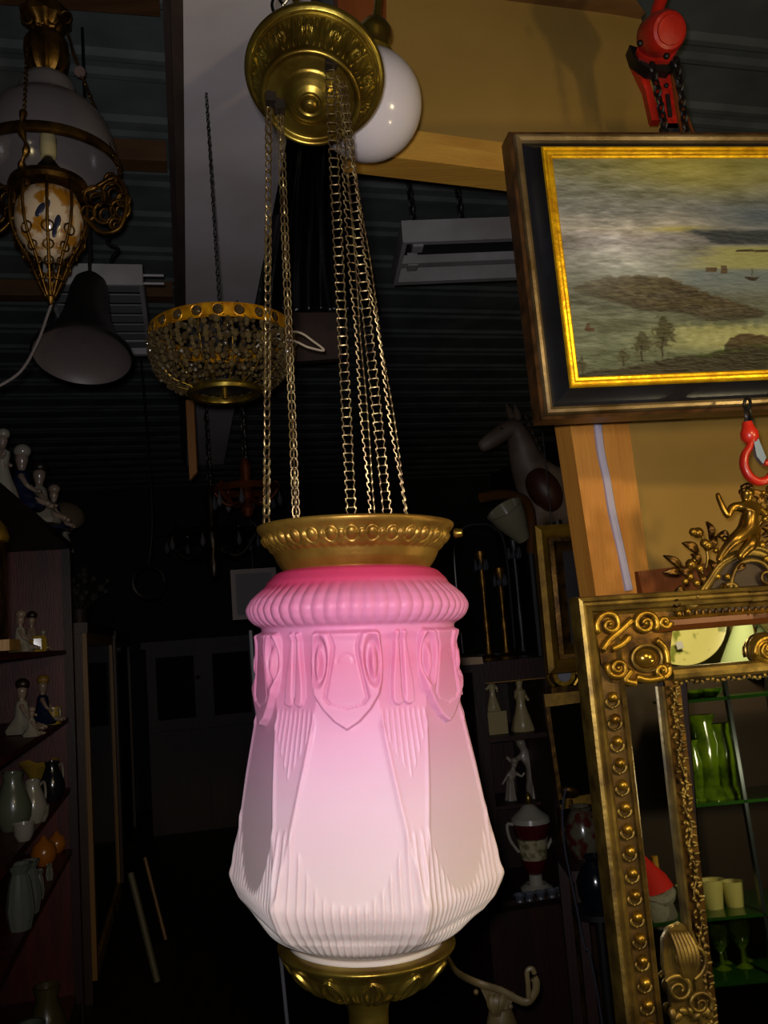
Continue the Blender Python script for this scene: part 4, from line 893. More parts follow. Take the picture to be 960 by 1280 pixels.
bt.part('batten', MB().prism([P(x, y, 3.2) for x, y in [(232, 500), (242, 500), (246, 590), (237, 600)]], np.array([0, .02, 0])), wood('dim_timber', '8a5a20', '6a4014', .6, 2))
q = P(237, 502, 3.21); bt.part('wire', MB().tube([q, (q[0], q[1], ZS+.002)], .0015, 5), black_iron)
# ================================================================== FIGURINE KIT
skin_c = mat('china_skin', '8c7868', .3, coat=.4); china_w = mat('china_white', '969080', .25, coat=.5); china_b = mat('china_blue', '161e3a', .25, coat=.5)
china_y = mat('china_yellow', 'a88a30', .3, coat=.4); hair_d = mat('china_hair_dark', '20140c', .4); hair_y = mat('china_hair_blond', '8a6a28', .4); china_o = mat('glaze_orange', 'a8641c', .25, coat=.5)
china_g = mat('glaze_grey_green', '5e6450', .3, coat=.4); china_r = mat('glaze_wine', '4a0c10', .18, coat=.6)
def figurine(label, pos, h, cloth, hair, pose='stand', rz=0., group=None, name='figurine', sk=skin_c, cat_='figurine'):
    """small figure: one continuous body, dress and hair as parts"""
    t = T(name, label, cat_, pos, group); c, s = math.cos(rz), math.sin(rz); o = np.asarray(pos)
    def Q(x, y, z): return o+np.array([(x*c-y*s)*h, (x*s+y*c)*h, z*h])
    if pose == 'sit':
        J = [(0, 0, .18), (0, 0, .34), (0, 0, .52), (0, 0, .60), (0, -.01, .74), (0, -.01, .86), (.12, -.02, .48), (.18, -.12, .34), (.10, -.24, .30), (-.12, -.02, .48), (-.20, -.10, .34), (-.12, -.22, .26), (.09, -.22, .14), (.11, -.42, .07), (-.09, -.22, .14), (-.13, -.40, .07)]
    elif pose == 'lean':
        J = [(0, 0, .30), (.02, 0, .46), (.06, 0, .60), (.09, 0, .68), (.13, -.01, .77), (.15, -.01, .84), (.16, -.02, .58), (.26, -.08, .50), (.34, -.10, .60), (-.04, -.02, .58), (-.14, -.04, .46), (-.22, -.02, .36), (.06, -.01, .15), (.08, -.02, .02), (-.08, 0, .15), (-.14, 0, .02)]
    else:
        J = [(0, 0, .46), (0, 0, .58), (0, 0, .70), (0, 0, .76), (0, -.01, .86), (0, -.01, .94), (.10, 0, .68), (.15, -.03, .56), (.10, -.11, .52), (-.10, 0, .68), (-.17, -.02, .58), (-.22, -.08, .66), (.05, 0, .24), (.06, -.02, .03), (-.05, 0, .24), (-.06, -.02, .03)]
    E = [(0, 1), (1, 2), (2, 3), (3, 4), (4, 5), (2, 6), (6, 7), (7, 8), (2, 9), (9, 10), (10, 11), (0, 12), (12, 13), (0, 14), (14, 15)]
    big = 1.35 if pose == 'sit' else 1
    Rr = [.085, .075, .075, .04, .085*big, .07*big, .045, .036, .028, .045, .036, .028, .055, .04, .055, .04]
    b = skin('body', [Q(*j) for j in J], E, [r*h for r in Rr], sk, t.e, t.o0, 1)
    if pose == 'stand': t.part('dress', MB().lathe([(.001, .0), (.20*h, .0), (.21*h, .02*h), (.17*h, .18*h), (.11*h, .36*h), (.075*h, .50*h), (.10*h, .62*h), (.105*h, .70*h), (.05*h, .745*h)], o, (0, 0, 1), 20, fn=lambda th, i, r, z: .012*h*math.sin(7*th)*(1 if i < 4 and r > .01 else 0)), cloth)
    elif pose == 'sit': t.part('dress', MB().lathe([(.001, .02*h), (.28*h, .02*h), (.31*h, .08*h), (.22*h, .20*h), (.13*h, .32*h), (.115*h, .46*h), (.10*h, .55*h), (.05*h, .60*h)], o, (0, 0, 1), 20, fn=lambda th, i, r, z: .015*h*math.sin(8*th)*(1 if i < 4 and r > .01 else 0)), cloth)
    else: t.part('drape', MB().lathe([(.001, 0), (.15*h, 0), (.13*h, .1*h), (.10*h, .3*h), (.09*h, .42*h), (.05*h, .46*h)], Q(-.02, .0, 0), (.05, 0, 1), 16, fn=lambda th, i, r, z: .012*h*math.sin(6*th) if r > .01*h else 0), cloth)
    hd = Q(*J[5]); t.part('hair', MB().ball(hd+np.array([0, .02*h, .02*h]), (.092*h*big, .085*h*big, .078*h*big), 12, 8), hair, smooth=3)
    return t
def vase(name, label, cat_, pos, prof, m, group=None, handle=None, extra=None):
    t = T(name, label, cat_, pos, group); t.part('body', MB().lathe(prof, pos, (0, 0, 1), 32), m)
    if handle:
        hx, hz0, hz1, ex_, r_, dirv, hm = handle; d = np.array(dirv); o = np.asarray(pos)
        t.part('handle', MB().tube(cat([o+d*hx+pz*hz1, o+d*(hx+ex_*.8)+pz*(hz1+.01), o+d*(hx+ex_)+pz*(hz0+hz1)/2, o+d*(hx+ex_*.4)+pz*(hz0+.01), o+d*hx*.98+pz*hz0], 5), r_, 8), hm)
    for e in (extra or []): t.part(e[0], e[1], e[2])
    return t
# ================================================================== LEFT CABINET (open shelves along the left side)
cab = wood('mahogany', '5c1a10', '38100a', .45, 2); cab_d = wood('mahogany_dark', '2c0e08', '1c0804', .5, 2); cab_b = wood('brown_cabinet', '3c2414', '281608', .5, 2); yel_w = wood('yellow_edge_wood', '8a6428', '6a4a1a', .5, 2)
UF = -.52; V0, V1 = 2.15, 4.3
def zat(py, v, u=UF):      # height of picture row py at room place (u, v)
    p = R(u, v, 1.6); x, y = proj(p); d = depth(p); return 1.6-(py-y)*d/F/(_u[2])
TOPZ = zat(688, V1)
LC = T('shelf_cabinet', 'reddish mahogany open shelf cabinet full of china along the left side', 'cabinet', R(UF-.2, (V0+V1)/2, 0))
def rb(*a): return MB().rbox(*a)
LC.part('side_panel', rb(UF-.42, UF-.004, V1-.03, V1, 0, TOPZ), cab); LC.part('side_panel', rb(UF-.42, UF-.004, V0, V0+.03, 0, TOPZ), cab_d)
LC.part('back_panel', rb(UF-.44, UF-.42, V0, V1, 0, TOPZ), cab); LC.part('top_panel', rb(UF-.44, UF+.01, V0-.02, V1+.02, TOPZ, TOPZ+.03), cab_d)
LC.part('front_stile', rb(UF-.03, UF+.006, V1-.045, V1+.015, 0, TOPZ), cab_d); LC.part('plinth', rb(UF-.42, UF, V0+.03, V1-.03, 0, .1), cab_d)
shz = [zat(812, V1), zat(893, V1), zat(975, V1), zat(1046, V1), zat(1210, V1), zat(1300, V1)]
for z in shz: LC.part('shelf', rb(UF-.42, UF-.02, V0+.03, V1-.03, z-.02, z), cab)
def onto(px, v, z, u=None):   # a place on a shelf at height z that shows at picture column px
    lo, hi = -1.3, .6
    for _ in range(40):
        m_ = (lo+hi)/2
        if proj(R(m_, v, z))[0] < px: lo = m_
        else: hi = m_
    return R(m_, v, z)
def place(px, z, u):          # same, with fixed u, solving for v
    lo, hi = 2.2, 9.0
    for _ in range(40):
        m_ = (lo+hi)/2
        if proj(R(u, m_, z))[0] < px: lo = m_
        else: hi = m_
    return R(u, m_, z)
tz = TOPZ+.03; faceR = PSI+PI/2
figurine('pale white figurine at the left end of the cabinet top', place(4, tz, UF-.05), .24, china_w, china_w, 'stand', faceR)
figurine('blue and white seated figurine on the cabinet top', place(28, tz, UF-.03), .25, china_b, china_w, 'sit', faceR)
figurine('dark haired baby figurine in white on the cabinet top', place(50, tz, UF-.03), .27, china_w, hair_d, 'sit', faceR)
figurine('figurine in a navy dress at the front of the cabinet top', place(68, tz, UF-.0), .20, china_b, skin_c, 'sit', faceR)
p_ = place(82, tz, UF-.07)
t = figurine('figurine holding a big round cream parasol on the cabinet top', p_, .20, china_w, hair_y, 'stand', faceR); q = p_+np.array([0, 0, .19])
t.part('parasol', MB().lathe([(.001, .05), (.04, .045), (.075, .03), (.105, 0), (.10, -.004), (.07, .02), (.001, .04)], q, (.3, -.75, .6), 28), mat('parasol_cream', '6c5c46', .6), smooth=3)
z = shz[0]
for px_, lb, hgt, m1, m2, ps, u in ((26, 'pale figurine at the left of the upper shelf', .16, china_w, skin_c, 'sit', -.08), (40, 'pinkish figurine in the middle of the upper shelf', .17, skin_c, hair_d, 'sit', -.10), (54, 'small lilac figurine at the right of the upper shelf', .09, mat('china_lilac', '6c6278', .3, coat=.4), china_w, 'sit', -.07)):
    figurine(lb, place(px_, z, UF+u), hgt, m1, m2, ps, faceR)
p_ = place(47, z, UF-.05); one('trinket_box', MB().lathe([(.001, 0), (.032, 0), (.036, .01), (.036, .05), (.03, .06), (.001, .062)], p_, (0, 0, 1), 8), china_y, 'small yellow trinket box on the upper shelf of the left cabinet', 'box', p_, smooth=.3)
for i, px_ in enumerate((30, 48, 62)):
    p_ = place(px_, z, UF-.24); t = T('china_flower', ('white china flower at the back left', 'white china flower at the back middle', 'tall white china flower at the back right')[i]+' of the upper shelf', 'ornament', p_)
    t.part('stem', MB().tube([p_, p_+pz*.16], .004, 6), china_g)
    mb = MB()
    for j in range(6): mb.ball(p_+pz*.17+np.array([math.cos(j*1.05)*.014, math.sin(j*1.05)*.014, 0]), (.010, .010, .006), 8, 5)
    t.part('blossom', mb, mat('china_cold_white', '8c8c94', .3), smooth=3)
z = shz[1]
figurine('dark haired doll figurine with blue bodice on the second shelf', place(28, z, UF-.10), .21, china_w, hair_d, 'sit', faceR)
figurine('blond doll figurine in blue on the second shelf', place(54, z, UF-.08), .21, china_b, hair_y, 'sit', faceR)
p_ = place(40, z, UF-.04); figurine('small cream figurine between the two dolls', p_, .11, china_w, skin_c, 'sit', faceR)
p_ = place(67, z, UF-.04); vase('mug', 'yellow and white mug at the right end of the second shelf', 'mug', p_, [(.001, 0), (.03, 0), (.034, .02), (.032, .07), (.029, .07), (.029, .01), (.001, .008)], china_y, None, (.032, .015, .055, .022, .004, E1*.6-E2*.8, china_w))
z = shz[2]
for px_, nm, lb, sc_, m1, hm, u in ((17, 'bottle_vase', 'tall grey green bottle vase on the third shelf', 1.3, china_g, None, -.10), (42, 'jug', 'white jug with a curled white handle on the third shelf', 1.0, china_w, china_w, -.05), (66, 'jug', 'dark jug with a thin pale handle on the third shelf', 1.05, mat('glaze_dark', '1c1c20', .2, coat=.5), china_w, -.05)):
    p_ = place(px_, z, UF+u); k = sc_
    pr = [(.001, 0), (.03*k, 0), (.045*k, .03*k), (.048*k, .06*k), (.035*k, .10*k), (.024*k, .13*k), (.028*k, .15*k), (.022*k, .15*k), (.02*k, .12*k), (.001, .10*k)]
    vase(nm, lb, 'jug' if hm else 'vase', p_, pr, m1, None, (.04*k, .04*k, .12*k, .04, .0045, E2*.9+E1*.4, hm) if hm else None)
p_ = place(50, z, UF-.14); vase('bowl', 'yellow green bowl behind the jugs on the third shelf', 'bowl', p_+pz*0, [(.001, 0), (.03, 0), (.05, .08), (.09, .13), (.085, .135), (.05, .09), (.001, .05)], china_y)
for px_, lb in ((30, 'small white cup at the left front of the third shelf'), (50, 'small white cup in the middle front of the third shelf')):
    p_ = place(px_, z, UF-.03); vase('cup', lb, 'cup', p_, [(.001, 0), (.02, 0), (.03, .02), (.034, .055), (.031, .055), (.026, .02), (.001, .01)], china_w, None, (.03, .012, .042, .018, .003, E2, china_w))
z = shz[3]
for px_, lb, r_, u in ((55, 'larger orange glazed jar on the fourth shelf', .052, -.10), (71, 'smaller orange glazed jar on the fourth shelf', .040, -.08)):
    p_ = place(px_, z, UF+u); k = r_/.05; vase('jar', lb, 'jar', p_, [(.001, 0), (.025*k, 0), (.045*k, .02*k), (.05*k, .05*k), (.04*k, .08*k), (.015*k, .098*k), (.008*k, .11*k), (.001, .115*k)], china_o)
for px_, lb, hh in ((26, 'grey white ribbed vase at the left of the fourth shelf', .20), (38, 'grey white ribbed vase beside the orange jar', .17), (48, 'short grey white vase below the orange jar', .10), (62, 'little white pot at the right front of the fourth shelf', .06)):
    p_ = place(px_, z, UF-.04); t = T('ribbed_vase', lb, 'vase', p_); t.part('body', MB().lathe([(.001, 0), (hh*.16, 0), (hh*.22, hh*.3), (hh*.17, hh*.7), (hh*.12, hh*.85), (hh*.2, hh), (hh*.17, hh), (hh*.1, hh*.85), (.001, hh*.5)], p_, (0, 0, 1), 30, fn=lambda th, i, r, h: .0015*math.cos(12*th) if r > .005 else 0), mat('vase_grey', '6c6e60', .3, coat=.3))
z = shz[4]
for px_, lb, m1 in ((40, 'grey green pitcher on the bottom shelf', china_g), (60, 'brown pitcher with a pale handle on the bottom shelf', mat('glaze_olive', '4c4424', .3, coat=.4))):
    p_ = place(px_, z, UF-.05); k = 1.6; vase('pitcher', lb, 'pitcher', p_, [(.001, 0), (.03*k, 0), (.045*k, .03*k), (.048*k, .06*k), (.035*k, .10*k), (.024*k, .13*k), (.03*k, .16*k), (.024*k, .16*k), (.02*k, .12*k), (.001, .10*k)], m1, None, (.04*k, .05*k, .13*k, .05, .006, E2, china_w))
# gilt clock bracket at the left edge of the view
p_ = P(-12, 800, 1.75); t = T('gilt_bracket_clock', 'gilt clock case on a wooden bracket at the left edge', 'clock', p_)
kq = depth(p_)/F
t.part('bracket', MB().box(p_+np.array([-.01, .05, -.012]), (.07, .10, .022), .2), yel_w); t.part('case', MB().box(p_+np.array([-.02, .05, .10]), (.045, .07, .2), .2), gilt_dark, smooth=.3)
t.part('column', MB().lathe([(.006, 0), (.009, .005), (.006, .015), (.005, .11), (.007, .125), (.010, .13), (.006, .135)], p_+np.array([.004, .0, .0]), (-.05, 0, 1), 14), gilt)
t.part('dome', MB().lathe([(.034, 0), (.036, .01), (.030, .03), (.016, .05), (.006, .06), (.004, .08), (.001, .085)], p_+np.array([-.014, .04, .20]), (0, 0, 1), 24), gilt)
t.part('wall_mount', MB().tube([p_+np.array([-.03, .06, -.02]), R(UF-.1, V0-.015, p_[2]-.05)], .008, 8), black_iron)
# ================================================================== GLAZED CABINETS FURTHER ALONG THE LEFT
def tall_cab(name, label, u, v0, v1, topz, m, edge, glazed=True, dep=.4):
    t = T(name, label, 'cabinet', R(u-dep/2, (v0+v1)/2, 0))
    t.part('side_panel', rb(u-dep, u-.001, v1-.025, v1, 0, topz), m); t.part('side_panel', rb(u-dep, u-.001, v0, v0+.025, 0, topz), m); t.part('back_panel', rb(u-dep-.02, u-dep, v0, v1, 0, topz), m)
    t.part('cornice', rb(u-dep-.02, u+.03, v0-.03, v1+.03, topz, topz+.05), m)
    for z in np.linspace(.12, topz-.35, 5): t.part('shelf', rb(u-dep, u-.02, v0+.025, v1-.025, z-.018, z), m)
    d = t.part('door', rb(u, u+.022, v0, v0+.06, .1, topz), edge); t.part('door_stile', rb(u, u+.022, v1-.06, v1, .1, topz), edge, of=d); t.part('door_rail', rb(u, u+.022, v0+.06, v1-.06, topz-.06, topz), edge, of=d); t.part('door_rail', rb(u, u+.022, v0+.06, v1-.06, .1, .17), edge, of=d)
    if glazed: t.part('glass_pane', rb(u+.008, u+.012, v0+.06, v1-.06, .17, topz-.06), mat('door_glass', 'ffffff', .02, trans=1, ior=1.45), of=d)
    return t
zt2 = zat(795, 6.0, -.50)
tall_cab('display_cabinet', 'brown glazed display cabinet with a pale front edge, next to the mahogany shelves', -.50, 4.5, 6.0, zt2, cab_b, yel_w)
tall_cab('display_cabinet', 'dark glazed display cabinet further along the left side', -.50, 6.2, 7.7, zat(800, 7.7, -.5), cab_b, cab_b)
for i, (vv, zz, hh) in enumerate(((4.3, .95, .17), (4.5, .95, .20), (4.7, .95, .15))):
    pass
zsh = np.linspace(.12, zt2-.35, 5)[2]
for i, vv in enumerate((4.75, 4.95, 5.15, 5.35)):
    p_ = R(-.62, vv, zsh); vase('glass_bottle', ('first', 'second', 'third', 'last')[i]+' clear glass bottle from the left in the brown display cabinet', 'bottle', p_, [(.001, 0), (.03, 0), (.032, .01), (.032, .12), (.012, .17), (.012, .21), (.015, .215), (.001, .215)], mat('bottle_glass', '7c8890', .08, spec=1, coat=1), 'bottles in the brown display cabinet')
mb = MB(); p_ = R(-.60, 5.3, zt2+.05); t = T('dried_bouquet', 'dusty dried flower bouquet on top of the brown display cabinet', 'bouquet', p_)
t.part('pot', MB().lathe([(.001, 0), (.05, 0), (.07, .1), (.06, .1), (.001, .02)], p_, (0, 0, 1), 20), cab_d)
for i in range(26):
    a = rnd.uniform(0, 6.28); e = rnd.uniform(.3, 1.4); q = p_+pz*.1+np.array([math.cos(a)*math.cos(e), math.sin(a)*math.cos(e), math.sin(e)])*rnd.uniform(.1, .24); mb.tube([p_+pz*.08, q], .002, 4); mb.ball(q, rnd.uniform(.012, .024), 7, 5)
t.part('dried_flowers', mb, mat('dried_grey', '3a3834', .8), smooth=3)
# leaning sticks
for i, (a, b, m_, lb) in enumerate((((173, 1132), (202, 1252), mat('pale_stick', '5e583e', .6), 'pale stick leaning against the cabinet on the left floor'), ((190, 1108), (213, 1200), yel_w, 'thin brown stick leaning behind the pale one'))):
    v = 4.6+.6*i; p0_ = PL(a[0], a[1], R(0, v+.1, 0), E2); p1_ = PL(b[0], b[1], R(0, v, 0), E2); dr = (p1_-p0_)/(p0_[2]-p1_[2]); foot = p1_+dr*p1_[2]; top_ = p0_-dr*.15+np.array([0, 0, 0])
    one('leaning_stick', MB().tube([foot+np.array([0, 0, .012]), top_], .016 if i == 0 else .010, 8), m_, lb, 'stick', foot)
# coiled cords hanging far left
for i, (cx_, cy_, r_, lb) in enumerate(((185, 728, 20, 'coil of black cord hanging in the dark aisle'),)):
    Y = 4.2; k = depth(P(cx_, cy_, Y))/F; t = T('cord_coil', lb, 'cord', P(cx_, cy_, Y))
    t.part('coil', MB().tube([P(cx_, cy_, Y)+(_r*math.cos(j)+_u*math.sin(j))*r_*k+_f*.01*j*.2 for j in np.linspace(0, 4*PI, 50)], .006, 6), black_iron)
    q = P(cx_, cy_-r_, Y); t.part('hanging_end', MB().tube(cat([q, q+np.array([.03, 0, .3]), (q[0], q[1], ZC-.02)], 6), .005, 6), black_iron)
# ================================================================== DARK CHANDELIERS IN THE MIDDLE DISTANCE
def chandelier(label, cx_, cy_, Y, r_px, m, arms=8, drops=True, hh=60):
    c = P(cx_, cy_, Y); k = depth(c)/F; t = T('chandelier', label, 'chandelier', c)
    t.part('ring', MB().lathe([(r_px*k, -.01), (r_px*k*1.06, 0), (r_px*k, .014), (r_px*k*.94, 0), (r_px*k, -.01)], c, (0, 0, 1), 40), m)
    t.part('column', MB().lathe([(.001, -.9*hh*k), (5*k, -.85*hh*k), (9*k, -.6*hh*k), (4*k, -.4*hh*k), (10*k, -.1*hh*k), (5*k, .2*hh*k), (8*k, .7*hh*k), (3*k, hh*k), (.001, hh*k)], c, (0, 0, 1), 18), m)
    for i in range(arms):
        a = 2*PI*i/arms; e = np.array([math.cos(a), math.sin(a), 0])
        t.part('arm', MB().tube(cat([c+e*5*k-pz*.3*hh*k, c+e*r_px*k*.6-pz*.45*hh*k, c+e*r_px*k, c+e*r_px*k*.9+pz*.2*hh*k], 5), .006, 6), m)
        if drops:
            t.part('glass_drop', MB().lathe([(.001, -.055), (.009, -.045), (.011, -.035), (.004, -.012), (.001, 0)], c+e*r_px*k*1.02-pz*.012, (0, 0, 1), 6), mat('drop_glass', '3c3c40', .08, .0, spec=.8, coat=.5), smooth=0)
    t.part('chain', oval_chain(c+pz*hh*k, (c[0], c[1], (ZS if False else ZC)-.03), .02, .014, .008, .003), black_iron)
    return t
chandelier('reddish brown chandelier with glass drops behind the left chains', 308, 612, 3.1, 40, mat('copper_dark', '5c2c14', .4, .7), 8, True, 40)
chandelier('dark wide chandelier barely lit, left of the pink shade', 265, 668, 3.6, 56, mat('bronze_black', '1c140c', .35, .7), 8, True, 62)
# dark glazed cupboard against the far wall
t = T('far_cupboard', 'almost black glazed cupboard at the dark end of the aisle', 'cupboard', R(.15, 8.2, 0))
ua, _, za = RV(182, 812, 8.0); ub, _, _ = RV(322, 812, 8.0)
t.part('carcass', rb(ua, ub, 8.03, 8.45, 0, za), cab_d); t.part('cornice', rb(ua-.04, ub+.04, 7.98, 8.45, za, za+.06), cab_d)
for k_ in range(2): 
    u0 = ua+.02+k_*(ub-ua)/2; u1 = u0+(ub-ua)/2-.04; d = t.part('door', rb(u0, u1, 8.0, 8.03, .9, za-.02), cab_d); t.part('pane', rb(u0+.06, u1-.06, 7.992, 8.0, .96, za-.08), mat('dark_pane', '0c0e12', .6, spec=.1), of=d); t.part('knob', MB().ball(R(u1-.03, 7.985, 1.3), .018, 10, 6), brass, of=d)
    t.part('drawer', rb(u0, u1, 8.0, 8.03, .1, .86), cab_d)
one('white_rod', MB().tube([P(313, 788, 3.4), P(318, 862, 3.4), (P(318, 862, 3.4)[0]+.06, 3.4, 0.01)], .007, 8), mat('white_rod', '8e909c', .4), 'thin white rod standing just left of the pink shade', 'rod', P(318, 862, 3.4))
# blue violet plate frame strip
p_ = P(318, 742, 3.9); t = T('small_framed_picture', 'small pale framed picture just left of the ribbed pink ring', 'picture', p_)
t.part('frame', MB().box(p_, (.20, .02, .22), .2), mat('frame_pale_brown', '5a4638', .5)); t.part('print', MB().box(p_+np.array([.003, -.012, 0]), (.16, .004, .18), .2), mat('print_grey', '4a4444', .6))
t.part('hanging_wire', MB().tube([p_+pz*.1, (p_[0], p_[1], ZC-.02)], .002, 5), black_iron)
# ================================================================== RIGHT MIDDLE DISTANCE
z_top_ = RV(640, 836, 2.75)[2]+.032
# carousel horse
def horse():
    Y = 3.42; k = depth(P(650, 560, Y))/F; dk = mat('horse_grey', '6e5c50', .6, col2='544438', cscale=9)
    pts = [(700, 625, .12), (668, 600, .04), (655, 572, .0), (648, 545, -.02), (640, 532, -.03), (622, 545, -.05), (606, 556, -.06), (598, 560, -.06), (740, 640, .3), (672, 640, .02), (664, 672, -.02)]
    ed = [(0, 1), (1, 2), (2, 3), (3, 4), (4, 5), (5, 6), (6, 7), (0, 8), (0, 9), (9, 10)]
    rd = [36, 26, 18, 14, 14, 11, 8, 6.5, 36, 13, 8]
    t = T('carousel_horse', 'greyish carved horse head and neck facing left behind the painting corner', 'statue', P(700, 640, Y))
    skin('body', [P(x, y, Y+d) for x, y, d in pts], ed, [r*k*1.15 for r in rd], dk, t.e, t.o0, 2)
    for (x0, y0, x1, y1) in ((640, 524, 631, 500), (648, 526, 643, 504)): t.part('ear', MB().lathe([(.001, 0), (5*k, 3*k), (4.5*k, 12*k), (.001, 26*k)], P(x0, y0, Y-.03), np.array(P(x1, y1, Y))-P(x0, y0, Y-.03), 10), dk)
    m = mat('mane_dark', '2a1c14', .7); mb = MB()
    for i in range(9):
        a = i/8; x = 646+34*a; y = 520+78*a; mb.tube(cat([P(x, y, Y), P(x+10, y-2, Y+.02), P(x+14, y+18, Y+.03)], 4), [.012*(1-j/9) + .003 for j in range(9)], 6)
    t.part('mane', mb, m, smooth=3)
    for (x, y) in ((627, 537),): t.part('eye', MB().ball(P(x, y, Y-.075), 2.5*k, 8, 6), black, smooth=3)
    t.part('saddle', MB().ball(P(680, 612, Y-.02), (20*k, 22*k, 30*k), 18, 12, ax=(-.5, 0, 1)), mat('saddle_brown', '3a1a0e', .5), 'dark brown saddle cloth', smooth=3)
    q = P(695, 640, Y+.05); t.part('pole', MB().tube([(q[0], q[1], .0), q], .02, 12), black_iron)
horse()
p_ = P(642, 655, 2.75); k = depth(p_)/F
t = T('tulip_wall_lamp', 'cream glass tulip shade on a brown bracket below the carved horse', 'lamp', p_)
t.part('glass_shade', MB().lathe([(.004, -26*k), (9*k, -24*k), (14*k, -10*k), (21*k, 8*k), (24*k, 24*k), (22*k, 24*k), (18*k, 8*k), (8*k, -18*k), (.001, -20*k)], p_, (-.45, -.35, .75), 28), mat('tulip_cream', '6c6650', .15, coat=.5))
t.part('bracket', MB().tube(cat([P(602, 622, 2.72), P(630, 618, 2.78), P(656, 626, 2.85), P(664, 650, 2.9), P(664, 690, 2.95)], 6), .016, 10), mat('bracket_brown', '5a3614', .4, .4))
t.part('stem', MB().tube([P(664, 690, 2.95), (P(664, 690, 2.95)[0], 2.95, z_top_)], .014, 8), black_iron)
# gold framed picture behind the timber post
p_ = P(690, 740, 2.35); yaw_ = .1; n_ = np.array([math.sin(yaw_), -math.cos(yaw_), 0]); 
a_ = PL(667, 658, p_, n_); b_ = PL(684, 842, p_, n_); exx = np.array([math.cos(yaw_), math.sin(yaw_), 0]); eyy = b_-a_; H2 = np.linalg.norm(eyy); eyy /= H2
def F2(a, b, h): return a_+exx*a+eyy*b+n_*h
t = T('gold_framed_picture', 'dark picture in a stepped gold frame behind the timber stile', 'picture', b_)
mitre('outer_frame', [(0, -.02), (0, .015), (.014, .022), (.028, .014), (.034, .006), (.034, -.02)], mat('old_gold', '94701e', .4, .6, bump=.0006, col2='6a4c14', cscale=20), t, WW=.36, HH=H2, fr=F2)
mitre('inner_frame', [(.0345, -.01), (.0345, .010), (.046, .014), (.062, .004), (.072, .001), (.072, -.01)], gilt_dark, t, WW=.36, HH=H2, fr=F2)
t.part('canvas', MB().hexa([F2(.07, .07, -.006), F2(.29, .07, -.006), F2(.29, H2-.07, -.006), F2(.07, H2-.07, -.006)], [F2(.07, .07, .0), F2(.29, .07, .0), F2(.29, H2-.07, .0), F2(.07, H2-.07, .0)]), mat('dark_canvas', '100c0a', .4, col2='1c1410', cscale=8))
t.part('hanging_wire', MB().tube([F2(.05, .0, 0), (F2(.05, 0, 0)[0], F2(.05, 0, 0)[1], ZC-.02)], .0015, 5), black_iron)
# crystal and brass candelabra on the cabinet
VC = 2.75
uL2, _, zt = RV(592, 872, VC); uR2, _, _ = RV(692, 862, VC)
DC = T('china_cabinet', 'dark mahogany cabinet with white china behind a framed glass door, right of the pink shade', 'cabinet', R((uL2+uR2)/2, VC+.2, 0))
z_top = RV(640, 836, VC)[2]; zdoor0 = RV(650, 1128, VC)[2]
DC.part('back_panel', rb(uL2, uR2, VC+.38, VC+.40, 0, z_top), cab_d); DC.part('side_panel', rb(uL2, uL2+.02, VC+.02, VC+.38, 0, z_top), cab_d); DC.part('side_panel', rb(uR2-.02, uR2, VC+.02, VC+.38, 0, z_top), cab_d)
DC.part('top', rb(uL2-.03, uR2+.03, VC-.01, VC+.42, z_top, z_top+.03), cab_d)
zs1 = RV(640, 916, VC+.1)[2]; zs2 = zdoor0
for z in (zs1, zs2): DC.part('shelf', rb(uL2+.02, uR2-.02, VC+.03, VC+.38, z-.015, z), cab_d)
zm = RV(650, 1000, VC)[2]
DC.part('base', rb(uL2-.02, uR2+.12, VC-.02, VC+.42, 0, zs2-.016), cab_d)
d = DC.part('door', rb(uL2, uL2+.04, VC-.005, VC+.02, zs2+.01, z_top), cab_d); DC.part('door_stile', rb(uR2-.03, uR2, VC-.005, VC+.02, zs2+.01, z_top), cab_d, of=d); DC.part('door_rail', rb(uL2+.04, uR2-.03, VC-.005, VC+.02, z_top-.035, z_top), cab_d, of=d)
DC.part('door_bead', rb(uL2+.04, uR2-.03, VC-.008, VC-.004, z_top-.04, z_top-.036), yel_w, of=d)
DC.part('drawer', rb(uL2+.26, uR2+.10, VC-.04, VC-.02, zs2-.20, zs2-.04), cab_b); DC.part('drawer', rb(uL2+.26, uR2+.10, VC-.04, VC-.02, zs2-.44, zs2-.24), cab_b)
def onv(px, v, z):
    lo, hi = -1, 3
    for _ in range(40):
        m_ = (lo+hi)/2
        if proj(R(m_, v, z))[0] < px: lo = m_
        else: hi = m_
    return R(m_, v, z)
kv = depth(R(.3, VC, 1.2))/F
ivory = mat('china_ivory', '94845c', .35, coat=.3)
t = figurine('slim ivory figurine standing on a block at the left of the cabinet shelf', onv(620, VC+.12, zs1)+pz*.075, .12, ivory, ivory, 'stand', PSI, sk=ivory)
t.part('plinth', MB().box(t.o0-pz*.0375, (.07, .05, .074), PSI), ivory, smooth=.3)
figurine('ivory figurine in a wide skirt at the right of the cabinet shelf', onv(654, VC+.12, zs1), .19, ivory, ivory, 'stand', PSI+.6, sk=ivory)
gq = onv(650, VC+.10, zs2+.0)
dim = mat('china_dim', '7c7060', .4, coat=.2)
zf = RV(650, 1010, VC+.1)[2]
DC.part('shelf', rb(uL2+.02, uR2-.02, VC+.16, VC+.38, zf-.012, zf), cab_d)
figurine('tall leaning porcelain dancer bending to the left in the cabinet', onv(668, VC+.24, zf), .24, dim, dim, 'lean', PI+PSI, sk=dim)
figurine('shorter porcelain dancer bowing below the tall one', onv(640, VC+.24, zf), .15, dim, dim, 'lean', PSI, sk=dim)
